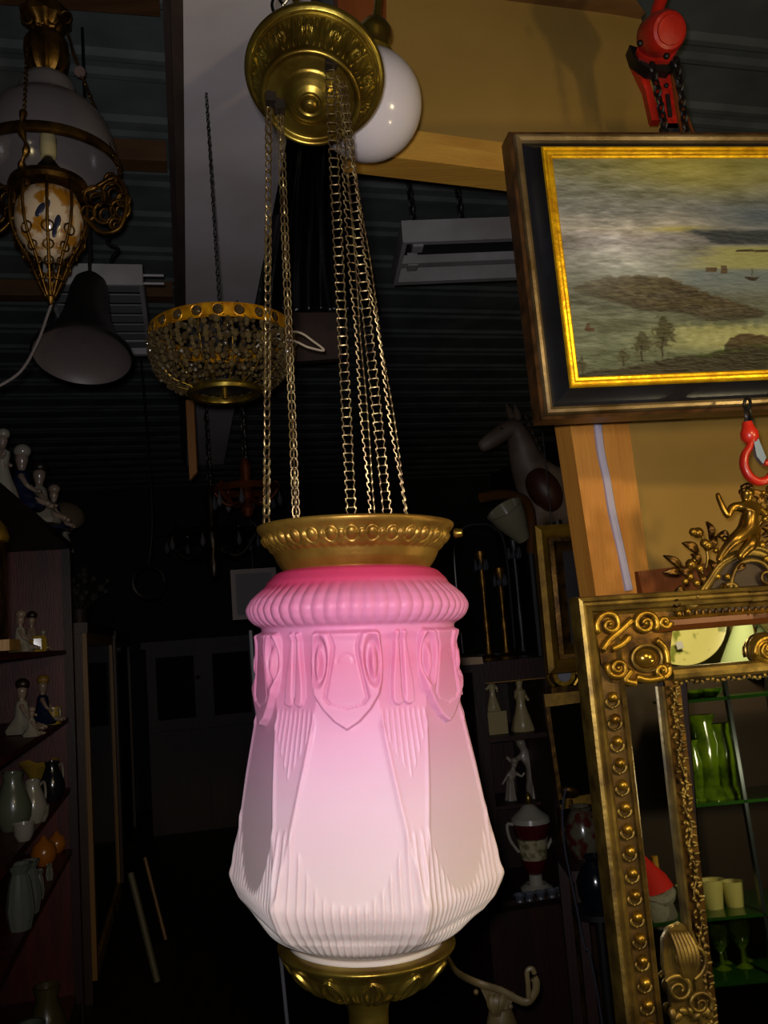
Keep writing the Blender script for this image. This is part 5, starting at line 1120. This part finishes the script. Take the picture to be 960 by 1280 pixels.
# lidded urn in front
p_ = onv(671, VC+.10, zs2); ku = depth(p_)/F; zz = lambda py: RV(671, py, VC+.10)[2]-p_[2]
t = T('lidded_urn', 'cream and wine red lidded urn with a gold knob and two handles', 'urn', p_)
wr = lambda r: r*ku
t.part('foot', MB().lathe([(.001, 0), (wr(20), 0), (wr(20), .008), (wr(13), .02), (wr(9), zz(1105)), (wr(8), zz(1092)), (.001, zz(1092))], p_, (0, 0, 1), 28), china_w)
t.part('body_lower', MB().lathe([(.001, zz(1092)), (wr(10), zz(1090)), (wr(15), zz(1080)), (wr(17), zz(1072)), (.001, zz(1071))], p_, (0, 0, 1), 28), china_r, 'wine red lower body')
t.part('body_band', MB().lathe([(.001, zz(1076)), (wr(15.5), zz(1075)), (wr(18), zz(1060)), (wr(19), zz(1050)), (wr(20), zz(1046)), (.001, zz(1045))], p_, (0, 0, 1), 28), mat('urn_cream', 'a89c78', .3, coat=.4, col2='6c6440', cscale=50, clo=.45, chi=.6))
t.part('body_upper', MB().lathe([(.001, zz(1046)), (wr(19), zz(1045)), (wr(22), zz(1036)), (wr(25), zz(1026)), (wr(24), zz(1024)), (.001, zz(1023))], p_, (0, 0, 1), 28), china_r, 'wine red upper body')
t.part('lid', MB().lathe([(.001, zz(1026)), (wr(25), zz(1026)), (wr(24), zz(1020)), (wr(14), zz(1012)), (wr(7), zz(1005)), (.001, zz(1003))], p_, (0, 0, 1), 28), china_w)
t.part('knob', MB().lathe([(.001, zz(1005)), (wr(3), zz(1004)), (wr(5), zz(998)), (wr(4), zz(993)), (.001, zz(988))], p_, (0, 0, 1), 14), brass)
for s_ in (1, -1): t.part('handle', MB().tube(cat([p_+E1*s_*wr(22)+pz*zz(1028), p_+E1*s_*wr(31)+pz*zz(1026), p_+E1*s_*wr(29)+pz*zz(1045), p_+E1*s_*wr(19)+pz*zz(1062)], 5), wr(2), 7), china_w)
for i, x_ in enumerate((650, 662, 676, 690, 702)):
    lb_ = ('leftmost little cut glass dish at the foot of the lidded urn', 'second little cut glass dish from the left at the foot of the lidded urn', 'middle one of five little cut glass dishes at the foot of the lidded urn', 'fourth little cut glass dish from the left at the foot of the lidded urn', 'rightmost little cut glass dish at the foot of the lidded urn')[i]
    q = onv(x_, VC+.005, zs2); one('crystal_dish', MB().lathe([(.001, 0), (.012, 0), (.010, .006), (.022, .022), (.020, .022), (.008, .010), (.001, .010)], q, (0, 0, 1), 14), mat('cut_glass', '5c6068', .1, spec=1, coat=1), lb_, 'dish', q, 'glass dishes at the foot of the urn')
# brass and crystal candlesticks on top of the cabinet
for i, (x_, h_, m_) in enumerate(((612, 150, brass_dark), (634, 125, brass_dark), (655, 165, black_iron))):
    q = onv(x_, VC+.08, z_top+.03); kh_ = h_*kv
    t = T('candlestick', ('dark brass candlestick nearest the pink shade on the dark cabinet top', 'shorter dark brass candlestick in the middle of the cabinet top', 'tall black candlestick at the right of the cabinet top')[i], 'candlestick', q)
    t.part('stem', MB().lathe([(.001, 0), (.04, 0), (.042, .008), (.015, .02), (.008, .05), (.014, kh_*.35), (.007, kh_*.5), (.012, kh_*.75), (.006, kh_*.85), (.018, kh_*.95), (.018, kh_), (.001, kh_)], q, (0, 0, 1), 18), m_)
    for j in range(7):
        a = j*.9; t.part('glass_drop', MB().lathe([(.001, -.04), (.007, -.03), (.001, 0)], q+np.array([math.cos(a)*.02, math.sin(a)*.02, kh_*.93]), (0, 0, 1), 5), mat('drop_glass', '98989c'), smooth=0)
q = onv(590, VC-.05, z_top+.03)
t = T('arched_glass_dome', 'tall thin glass dome with faint arched highlight beside the brass gallery', 'dome', q); ht_ = RV(572, 640, VC-.05)[2]-q[2]
q = onv(612, VC+.33, z_top+.03)
sd = cat([q+E1*-.10+pz*.02, q+E1*-.10+pz*ht_*.8, q+E1*-.06+pz*ht_*.97, q+pz*ht_, q+E1*.06+pz*ht_*.97, q+E1*.10+pz*ht_*.8, q+E1*.10+pz*.02], 6)
t.e.location = tuple(q); t.o0 = q
t.part('metal_arch', MB().tube(sd, .004, 7), mat('arch_grey', '4a4644', .3, .6)); t.part('base', MB().lathe([(.001, 0), (.11, 0), (.11, .015), (.001, .02)], q, (0, 0, 1), 28), black)
t.e['label'] = 'tall thin grey metal arch standing on the cabinet behind the gallery'; t.e['category'] = 'stand'; t.e.name = 'arched_stand'
one('wooden_slat', MB().prism([P(x, y, 2.78) for x, y in [(560, 823), (603, 821), (604, 830), (560, 833)]], np.array([0, .2, 0])), yel_w, 'short yellow wooden slat on the dark cabinet edge, right of the ribbed ring', 'slat', P(580, 836, 2.5))
# gilt console mirror with a clock on top
Yc = 2.55; kc = depth(P(705, 900, Yc))/F
t = T('gilt_pier_glass', 'narrow gilt framed pier glass half hidden behind the big mirror', 'mirror', P(705, 1000, Yc))
A2 = [P(682, 872, Yc), P(735, 866, Yc), P(760, 1000, Yc), P(700, 1006, Yc)]
t.part('frame_top', MB().prism([P(x, y, Yc) for x, y in [(680, 868), (740, 862), (742, 876), (682, 884)]], np.array([0, .03, 0])), mat('old_gold', '94701e'))
t.part('frame_side', MB().prism([P(x, y, Yc) for x, y in [(682, 884), (687, 883), (704, 1005), (699, 1006)]], np.array([0, .03, 0])), gilt_dark)
t.part('frame_bottom', MB().prism([P(x, y, Yc) for x, y in [(699, 1000), (760, 988), (762, 1002), (701, 1012)]], np.array([0, .03, 0])), mat('old_gold', '94701e'))
t.part('glass', MB().prism([P(x, y, Yc+.01) for x, y in [(686, 880), (745, 874), (760, 995), (702, 1004)]], np.array([0, .005, 0])), mat('pier_dark', '14110a', .12, .5), smooth=0)
t.part('leg', MB().tube([P(702, 1010, Yc+.02), (P(702, 1010, Yc)[0], Yc+.02, 0)], .014, 8), gilt_dark)
t.part('leg', MB().tube([P(758, 1000, Yc+.02), (P(758, 1000, Yc)[0], Yc+.02, 0)], .014, 8), gilt_dark)
p_ = P(706, 866, Yc+.03); t = T('gilt_mantel_clock', 'small gilt clock with a round pale dial above the narrow pier glass', 'clock', p_)
t.part('base', MB().box(p_+pz*.01, (.09, .05, .02), .1), gilt_dark); t.part('case', MB().lathe([(.001, -.02), (14*kc, -.02), (16*kc, 0), (14*kc, .02), (.001, .02)], p_+pz*16*kc+pz*.018, -_f, 28), gilt)
t.part('dial', MB().lathe([(.001, 0), (8.5*kc, 0), (8*kc, .004), (.001, .004)], p_+pz*16*kc+pz*.018-_f*.021, -_f, 24), mat('dial_pale', '6c6c72', .4))
for sgn in (-1, 1): t.part('scroll', MB().tube(cat([p_+np.array([sgn*.03, 0, .02]), p_+np.array([sgn*.045, 0, .045]), p_+np.array([sgn*.03, 0, .07]), p_+np.array([sgn*.012, 0, .09])], 4), .006, 7), gilt)
t.part('finial', MB().lathe([(.008, 0), (.011, .01), (.005, .02), (.001, .035)], p_+pz*(32*kc+.016), (0, 0, 1), 12), gilt)
# vases and red pot below the pier glass
tb = T('side_table', 'low dark table carrying vases behind the big mirror', 'table', R(.7, 2.6, 0)); ztb = P(735, 1075, 2.3)[2]
xa, xb = P(705, 1075, 2.3)[0], P(790, 1075, 2.3)[0]
tb.part('top', MB().box(((xa+xb)/2, 2.35, ztb-.012), (xb-xa, .28, .024)), cab_d)
for sx in (xa+.02, xb-.02):
    for sy in (2.24, 2.46): tb.part('leg', MB().box((sx, sy, (ztb-.024)/2), (.025, .025, ztb-.024)), cab_d)
p_ = np.array([P(732, 1070, 2.33)[0], 2.33, ztb]); vase('painted_jar', 'red and cream painted jar beside the gilt mirror frame', 'jar', p_, [(.001, 0), (.03, 0), (.045, .03), (.047, .06), (.035, .10), (.025, .115), (.032, .125), (.026, .125), (.001, .09)], mat('jar_painted', '3c120e', .2, coat=.3, col2='4c4838', cscale=28, clo=.45, chi=.55))
p_ = np.array([P(722, 1070, 2.42)[0], 2.44, ztb]); t = T('brass_shell_dish', 'brass shell shaped dish standing behind the painted jar', 'dish', p_)
t.part('stand', MB().tube([p_, p_+pz*.12], .005, 8), brass_dark); t.part('shell', MB().ball(p_+pz*.14, (.026, .012, .018), 20, 10, ax=(.3, -.6, 1)), brass_dark, smooth=3)
zv = P(748, 1135, 2.1)[2]; xv = P(748, 1135, 2.1)[0]
one('blue_black_vase', MB().lathe([(.001, 0), (.03, 0), (.042, .03), (.044, .06), (.03, .09), (.018, .105), (.024, .115), (.02, .115), (.001, .09)], (xv, 2.1, zv), (0, 0, 1), 32), mat('glaze_blueblack', '0a0d14', .15, coat=.7), 'small glossy blue black vase close to the mirror frame', 'vase', (xv, 2.1, zv))
st_ = T('plant_stand', 'low black stand under the blue black vase', 'stand', (xv, 2.1, 0)); st_.part('plate', MB().lathe([(.001, 0), (.06, 0), (.06, .012), (.001, .012)], (xv, 2.1, zv-.0125), (0, 0, 1), 24), black_iron); st_.part('column', MB().lathe([(.05, 0), (.05, .01), (.012, .03), (.012, zv-.014), (.001, zv-.0135)], (xv, 2.1, 0), (0, 0, 1), 12), black_iron)
one('clear_cable', MB().tube(cat([P(708, 985, 1.9), P(703, 1010, 1.9), P(706, 1060, 1.9), P(716, 1110, 1.9), P(730, 1180, 1.9), P(748, 1250, 1.9), (P(748, 1250, 1.9)[0]+.05, 1.9, .01)], 8), .0022, 6), mat('cable_clear', '2c2e36', .3), 'thin grey cable hanging down beside the mirror frame', 'cable', P(748, 1250, 1.9))
# ornate white iron stand at the bottom
Yi = 1.75; ki = depth(P(625, 1240, Yi))/F; iv = mat('ivory_iron', '6c5c3a', .5, bump=.001, col2='544626', cscale=14)
ft = P(626, 1262, Yi); t = T('ornate_iron_stand', 'cream cast iron stand with a scrolled top rail below and right of the lamp', 'stand', (ft[0], Yi, 0))
t.part('top_rail', MB().tube(cat([P(556, 1190, Yi+.1), P(570, 1214, Yi+.06), P(595, 1228, Yi), P(625, 1238, Yi), P(648, 1250, Yi), P(660, 1252, Yi), P(669, 1240, Yi), P(670, 1228, Yi), P(667, 1222, Yi)], 6), 5*ki, 10, flat=.6), iv)
t.part('scroll_end', MB().tube(cat([P(661, 1248, Yi-.01), P(660, 1230, Yi-.01), P(659, 1214, Yi-.01), P(665, 1211, Yi-.01), P(668, 1217, Yi-.01)], 5), 3.2*ki, 8), iv)
t.part('bracket', MB().prism([P(x, y, Yi) for x, y in [(598, 1230), (645, 1246), (634, 1262), (628, 1272), (616, 1272), (610, 1256)]], np.array([0, .02, 0])), iv)
for sx in (-1, 0, 1): t.part('leaf', MB().tube(cat([P(622+sx*8, 1244, Yi-.012), P(620+sx*6, 1256, Yi-.018), P(621+sx*3, 1270, Yi-.012)], 4), [.006, .008, .009, .009, .008, .007, .005, .004, .003], 7), iv)
for (x, y) in ((595, 1240), (638, 1258)): t.part('bud', MB().ball(P(x, y, Yi), 3.5*ki, 10, 7), iv, smooth=3)
t.part('column', MB().lathe([(.001, 0), (.14, 0), (.14, .015), (.05, .04), (.03, .08), (.022, .2), (.03, .22), (.020, .24), (.018, ft[2]-.06), (.03, ft[2]-.03), (.02, ft[2]), (.001, ft[2])], (ft[0], Yi+.01, 0), (0, 0, 1), 24), iv)
# ================================================================== WHAT THE MIRROR SHOWS: the shop side facing it
NN = mn/np.linalg.norm(mn); G0 = M_(880, 950, .004)
def refl(p): p = np.asarray(p); return p-2*np.dot(p-G0, NN)*NN
def VP_(px, py, Y): return refl(P(px, py, Y))
gdir = np.array([math.cos(ym*2), math.sin(ym*2), 0])     # picture-right as seen in the mirror, in the room
fac = np.array([-math.sin(2*ym), math.cos(2*ym), 0])     # from the shelves towards the mirror
YV = 2.25
base = VP_(880, 900, YV); kr = depth(P(880, 900, YV))/F
RC = T('glass_shelf_rack', 'dark rack with glass shelves facing the big gilt mirror, holding green glass', 'rack', (base[0], base[1], 0))
def rbx(px0, px1, py0, py1, d0, d1):      # box given as the mirror shows it; d towards the mirror
    a = VP_(px0, py0, YV); b = VP_(px1, py0, YV); c = VP_(px0, py1, YV); w0 = float(np.dot(a-base, gdir)); w1 = float(np.dot(b-base, gdir)); z0, z1 = c[2], a[2]
    q = lambda w_, d, z: np.array([base[0], base[1], 0])+gdir*w_+fac*d+pz*z
    return MB().hexa([q(w0, d0, z0), q(w1, d0, z0), q(w1, d1, z0), q(w0, d1, z0)], [q(w0, d0, z1), q(w1, d0, z1), q(w1, d1, z1), q(w0, d1, z1)])
gglass = mat('green_glass', '6a8a18', .1, spec=1, trans=.15, coat=1, col2='24400c', cscale=14, clo=.4, chi=.6); shelfg = mat('shelf_glass_green', '24501a', .1, spec=.8, trans=.2)
RC.part('back_panel', rbx(760, 1010, 842, 1420, -.28, -.26), mat('rack_back', '2c1c14', .7)); RC.part('glass_shelf', rbx(850, 1010, 876, 880, -.24, .0), shelfg); RC.part('glass_shelf', rbx(850, 1010, 1006, 1010, -.24, .0), shelfg); RC.part('glass_shelf', rbx(780, 1010, 1152, 1156, -.24, .0), shelfg); RC.part('glass_shelf', rbx(860, 1010, 1222, 1228, -.24, .0), shelfg)
RC.part('post', rbx(905, 909, 842, 1420, -.02, .0), mat('rack_metal', '3c444c', .3, .6)); RC.part('post', rbx(756, 762, 842, 1420, -.28, .0), black); RC.part('post', rbx(1006, 1012, 842, 1420, -.28, .0), black)
def onr(px, py, d=-.06):
    a = VP_(px, py, YV); return a+fac*d
def shelfz(py): return VP_(880, py, YV)[2]
gl = [(.001, 0), (.02, 0), (.022, .004), (.006, .012), (.006, .04), (.02, .06), (.028, .09), (.026, .11), (.023, .11), (.024, .09), (.016, .064), (.001, .055)]
for i, (px_, py_, s_, lb) in enumerate(((858, 875, .7, 'low green glass bowl on the upper glass shelf'), (878, 875, .7, 'green glass bowl in the middle of the upper glass shelf'), (898, 875, .7, 'green glass bowl at the right of the upper glass shelf'))):
    q = onr(px_, py_); q[2] = shelfz(876); one('glass_bowl', MB().lathe([(.001, 0), (.015*s_, 0), (.04*s_, .02*s_), (.05*s_, .04*s_), (.046*s_, .04*s_), (.03*s_, .012*s_), (.001, .008*s_)], q, (0, 0, 1), 20), gglass, lb+' reflected in the mirror', 'bowl', q)
for i, (px_, s_, lb) in enumerate(((866, 1.2, 'tall green glass vase at the left of the middle shelf'), (884, .9, 'short dark green glass vase on the middle shelf'), (902, 1.25, 'green glass vase with a flared foot on the middle shelf'), (925, 1.1, 'green glass vase right of the rack post'))):
    q = onr(px_, 1000); q[2] = shelfz(1006); one('glass_vase', MB().lathe([(.001, 0), (.03*s_, 0), (.032*s_, .01*s_), (.018*s_, .03*s_), (.022*s_, .07*s_), (.028*s_, .11*s_), (.022*s_, .15*s_), (.03*s_, .17*s_), (.027*s_, .17*s_), (.018*s_, .15*s_), (.001, .06*s_)], q, (0, 0, 1), 20), gglass, lb+' reflected in the mirror', 'vase', q)
cupm = mat('cup_cream', 'd0c880', .3, coat=.4)
for i, (px_, s_) in enumerate(((872, 1.0), (884, 1.05), (903, 1.1), (914, 1.0), (931, 1.0))):
    q = onr(px_, 1150, -.05-.04*(i % 2)); q[2] = shelfz(1152); one('cream_cup', MB().lathe([(.001, 0), (.018*s_, 0), (.02*s_, .01), (.028*s_, .075*s_), (.025*s_, .075*s_), (.017*s_, .012), (.001, .01)], q, (0, 0, 1), 20), cupm, ('leftmost', 'second from left', 'middle', 'fourth from left', 'rightmost')[i]+' cream cup of the row reflected low in the gilt mirror', 'cup', q, 'cream cups in the mirror reflection')
for i, (px_, s_) in enumerate(((888, 1), (899, .9), (912, 1.05), (926, .9), (940, 1.1), (952, .9))):
    q = onr(px_, 1220, -.04-.05*(i % 2)); q[2] = shelfz(1222); one('green_goblet', MB().lathe([(r*.9*s_, z*.95*s_) for r, z in gl], q, (0, 0, 1), 18), gglass, ('leftmost', 'second from left', 'third from left', 'fourth from left', 'fifth from left', 'rightmost')[i]+' green glass goblet reflected at the foot of the gilt mirror', 'goblet', q, 'green goblets in the mirror reflection')
# red pointed hat gnome seen in the narrow side pane
q = onr(822, 1152, -.02); q[2] = shelfz(1152); kk2 = kr
t = T('gnome_figure', 'gnome figure in a tall red pointed hat, reflected in the narrow side pane', 'figurine', q)
t.part('body', MB().lathe([(.001, 0), (.05, 0), (.055, .02), (.045, .06), (.03, .07), (.001, .075)], q, (0, 0, 1), 24), mat('gnome_grey', '6a6660', .8))
t.part('fur_brim', MB().tube([q+pz*.065+np.array([math.cos(a)*.043, math.sin(a)*.043, .006*math.sin(a*3)]) for a in np.linspace(0, 2*PI, 24, endpoint=False)], .016, 8, True), mat('gnome_fur', '8a8880', .9, bump=.004, bscale=80))
tip = np.asarray(VP_(798, 1060, YV)); tip = np.array([tip[0]-fac[0]*.04, tip[1]-fac[1]*.04, tip[2]]); ax_ = tip-(q+pz*.075); t.part('hat', MB().lathe([(.056, 0), (.048, np.linalg.norm(ax_)*.25), (.024, np.linalg.norm(ax_)*.6), (.001, np.linalg.norm(ax_))], q+pz*.075, ax_, 24), mat('felt_red', 'd01810', .8))
t.part('beard', MB().ball(q+fac*.045+pz*.035, (.03, .014, .04), 14, 10), mat('gnome_fur', '8a8880'), smooth=3)
q = onr(836, 1152, -.05); q[2] = shelfz(1152); one('yellow_bottle', MB().lathe([(.001, 0), (.02, 0), (.02, .09), (.009, .12), (.009, .15), (.001, .15)], q, (0, 0, 1), 16), mat('yellow_bottle', 'b08a30', .3), 'yellow bottle beside the red pointed hat in the side pane reflection', 'bottle', q)
# bright wall, decorated plate and pale shade reflected in the small upper pane
Y3 = 2.9
wl = mat('cream_wall', 'e8dc90', .8); pl_m = mat('plate_leafy', 'efe9a0', .3, coat=.3, col2='8a9440', cscale=16, clo=.54, chi=.60)
b3 = VP_(890, 806, Y3+.12); q_ = lambda px, py, Y=Y3: VP_(px, py, Y)
one('yellow_screen', MB().prism([q_(x, y, Y3+.15) for x, y in [(800, 740), (1030, 730), (1035, 870), (800, 880)]], -fac*.01), wl, 'bright yellow wall screen reflected in the small upper mirror pane', 'screen', q_(890, 870, Y3+.15))
c3 = q_(850, 775); k3 = depth(P(848, 785, Y3))/F
t = T('leafy_plate', 'large cream plate with green leaves and a price tag reflected in the upper pane', 'plate', c3)
t.part('dish', MB().lathe([(.001, 0), (38*k3, .002), (54*k3, .014), (56*k3, .016), (54*k3, .008), (38*k3, -.006), (.001, -.008)], c3, fac+np.array([0, 0, -.05]), 48), pl_m)
t.part('price_tag', MB().prism([q_(x, y, Y3-.03) for x, y in [(844, 803), (852, 801), (855, 810), (847, 812)]], fac*.002), mat('tag_white', 'cfcfe0', .5), smooth=0)
q = q_(934, 786, Y3-.28); t = T('grey_lampshade', 'grey green conical lampshade hanging by a wire, reflected in the upper pane', 'lampshade', q)
t.part('shade', MB().lathe([(12*k3, 8*k3), (44*k3, -52*k3), (42*k3, -52*k3), (10*k3, 8*k3), (12*k3, 8*k3)], q, (0, 0, 1), 32), mat('shade_greygreen', '8c9a78', .8)); t.part('wire', MB().tube(cat([q-pz*20*k3+fac*.05, q+fac*.05+pz*10*k3, q+fac*.03+pz*22*k3, q+pz*60*k3, (q[0], q[1], ZC-.02)], 6), .003, 6), gilt_dark)
light('upper_reflection_fill', 'POINT', tuple(VP_(880, 720, 2.42)), 14, (1, .80, .42), .04)  # unseen fill added to brighten the plate and wall in the upper pane
light('lower_reflection_fill', 'POINT', tuple(VP_(1045, 985, 1.9)), 4.5, (1, .84, .5), .03)  # second unseen fill, added to brighten the green glass and cups in the mirror
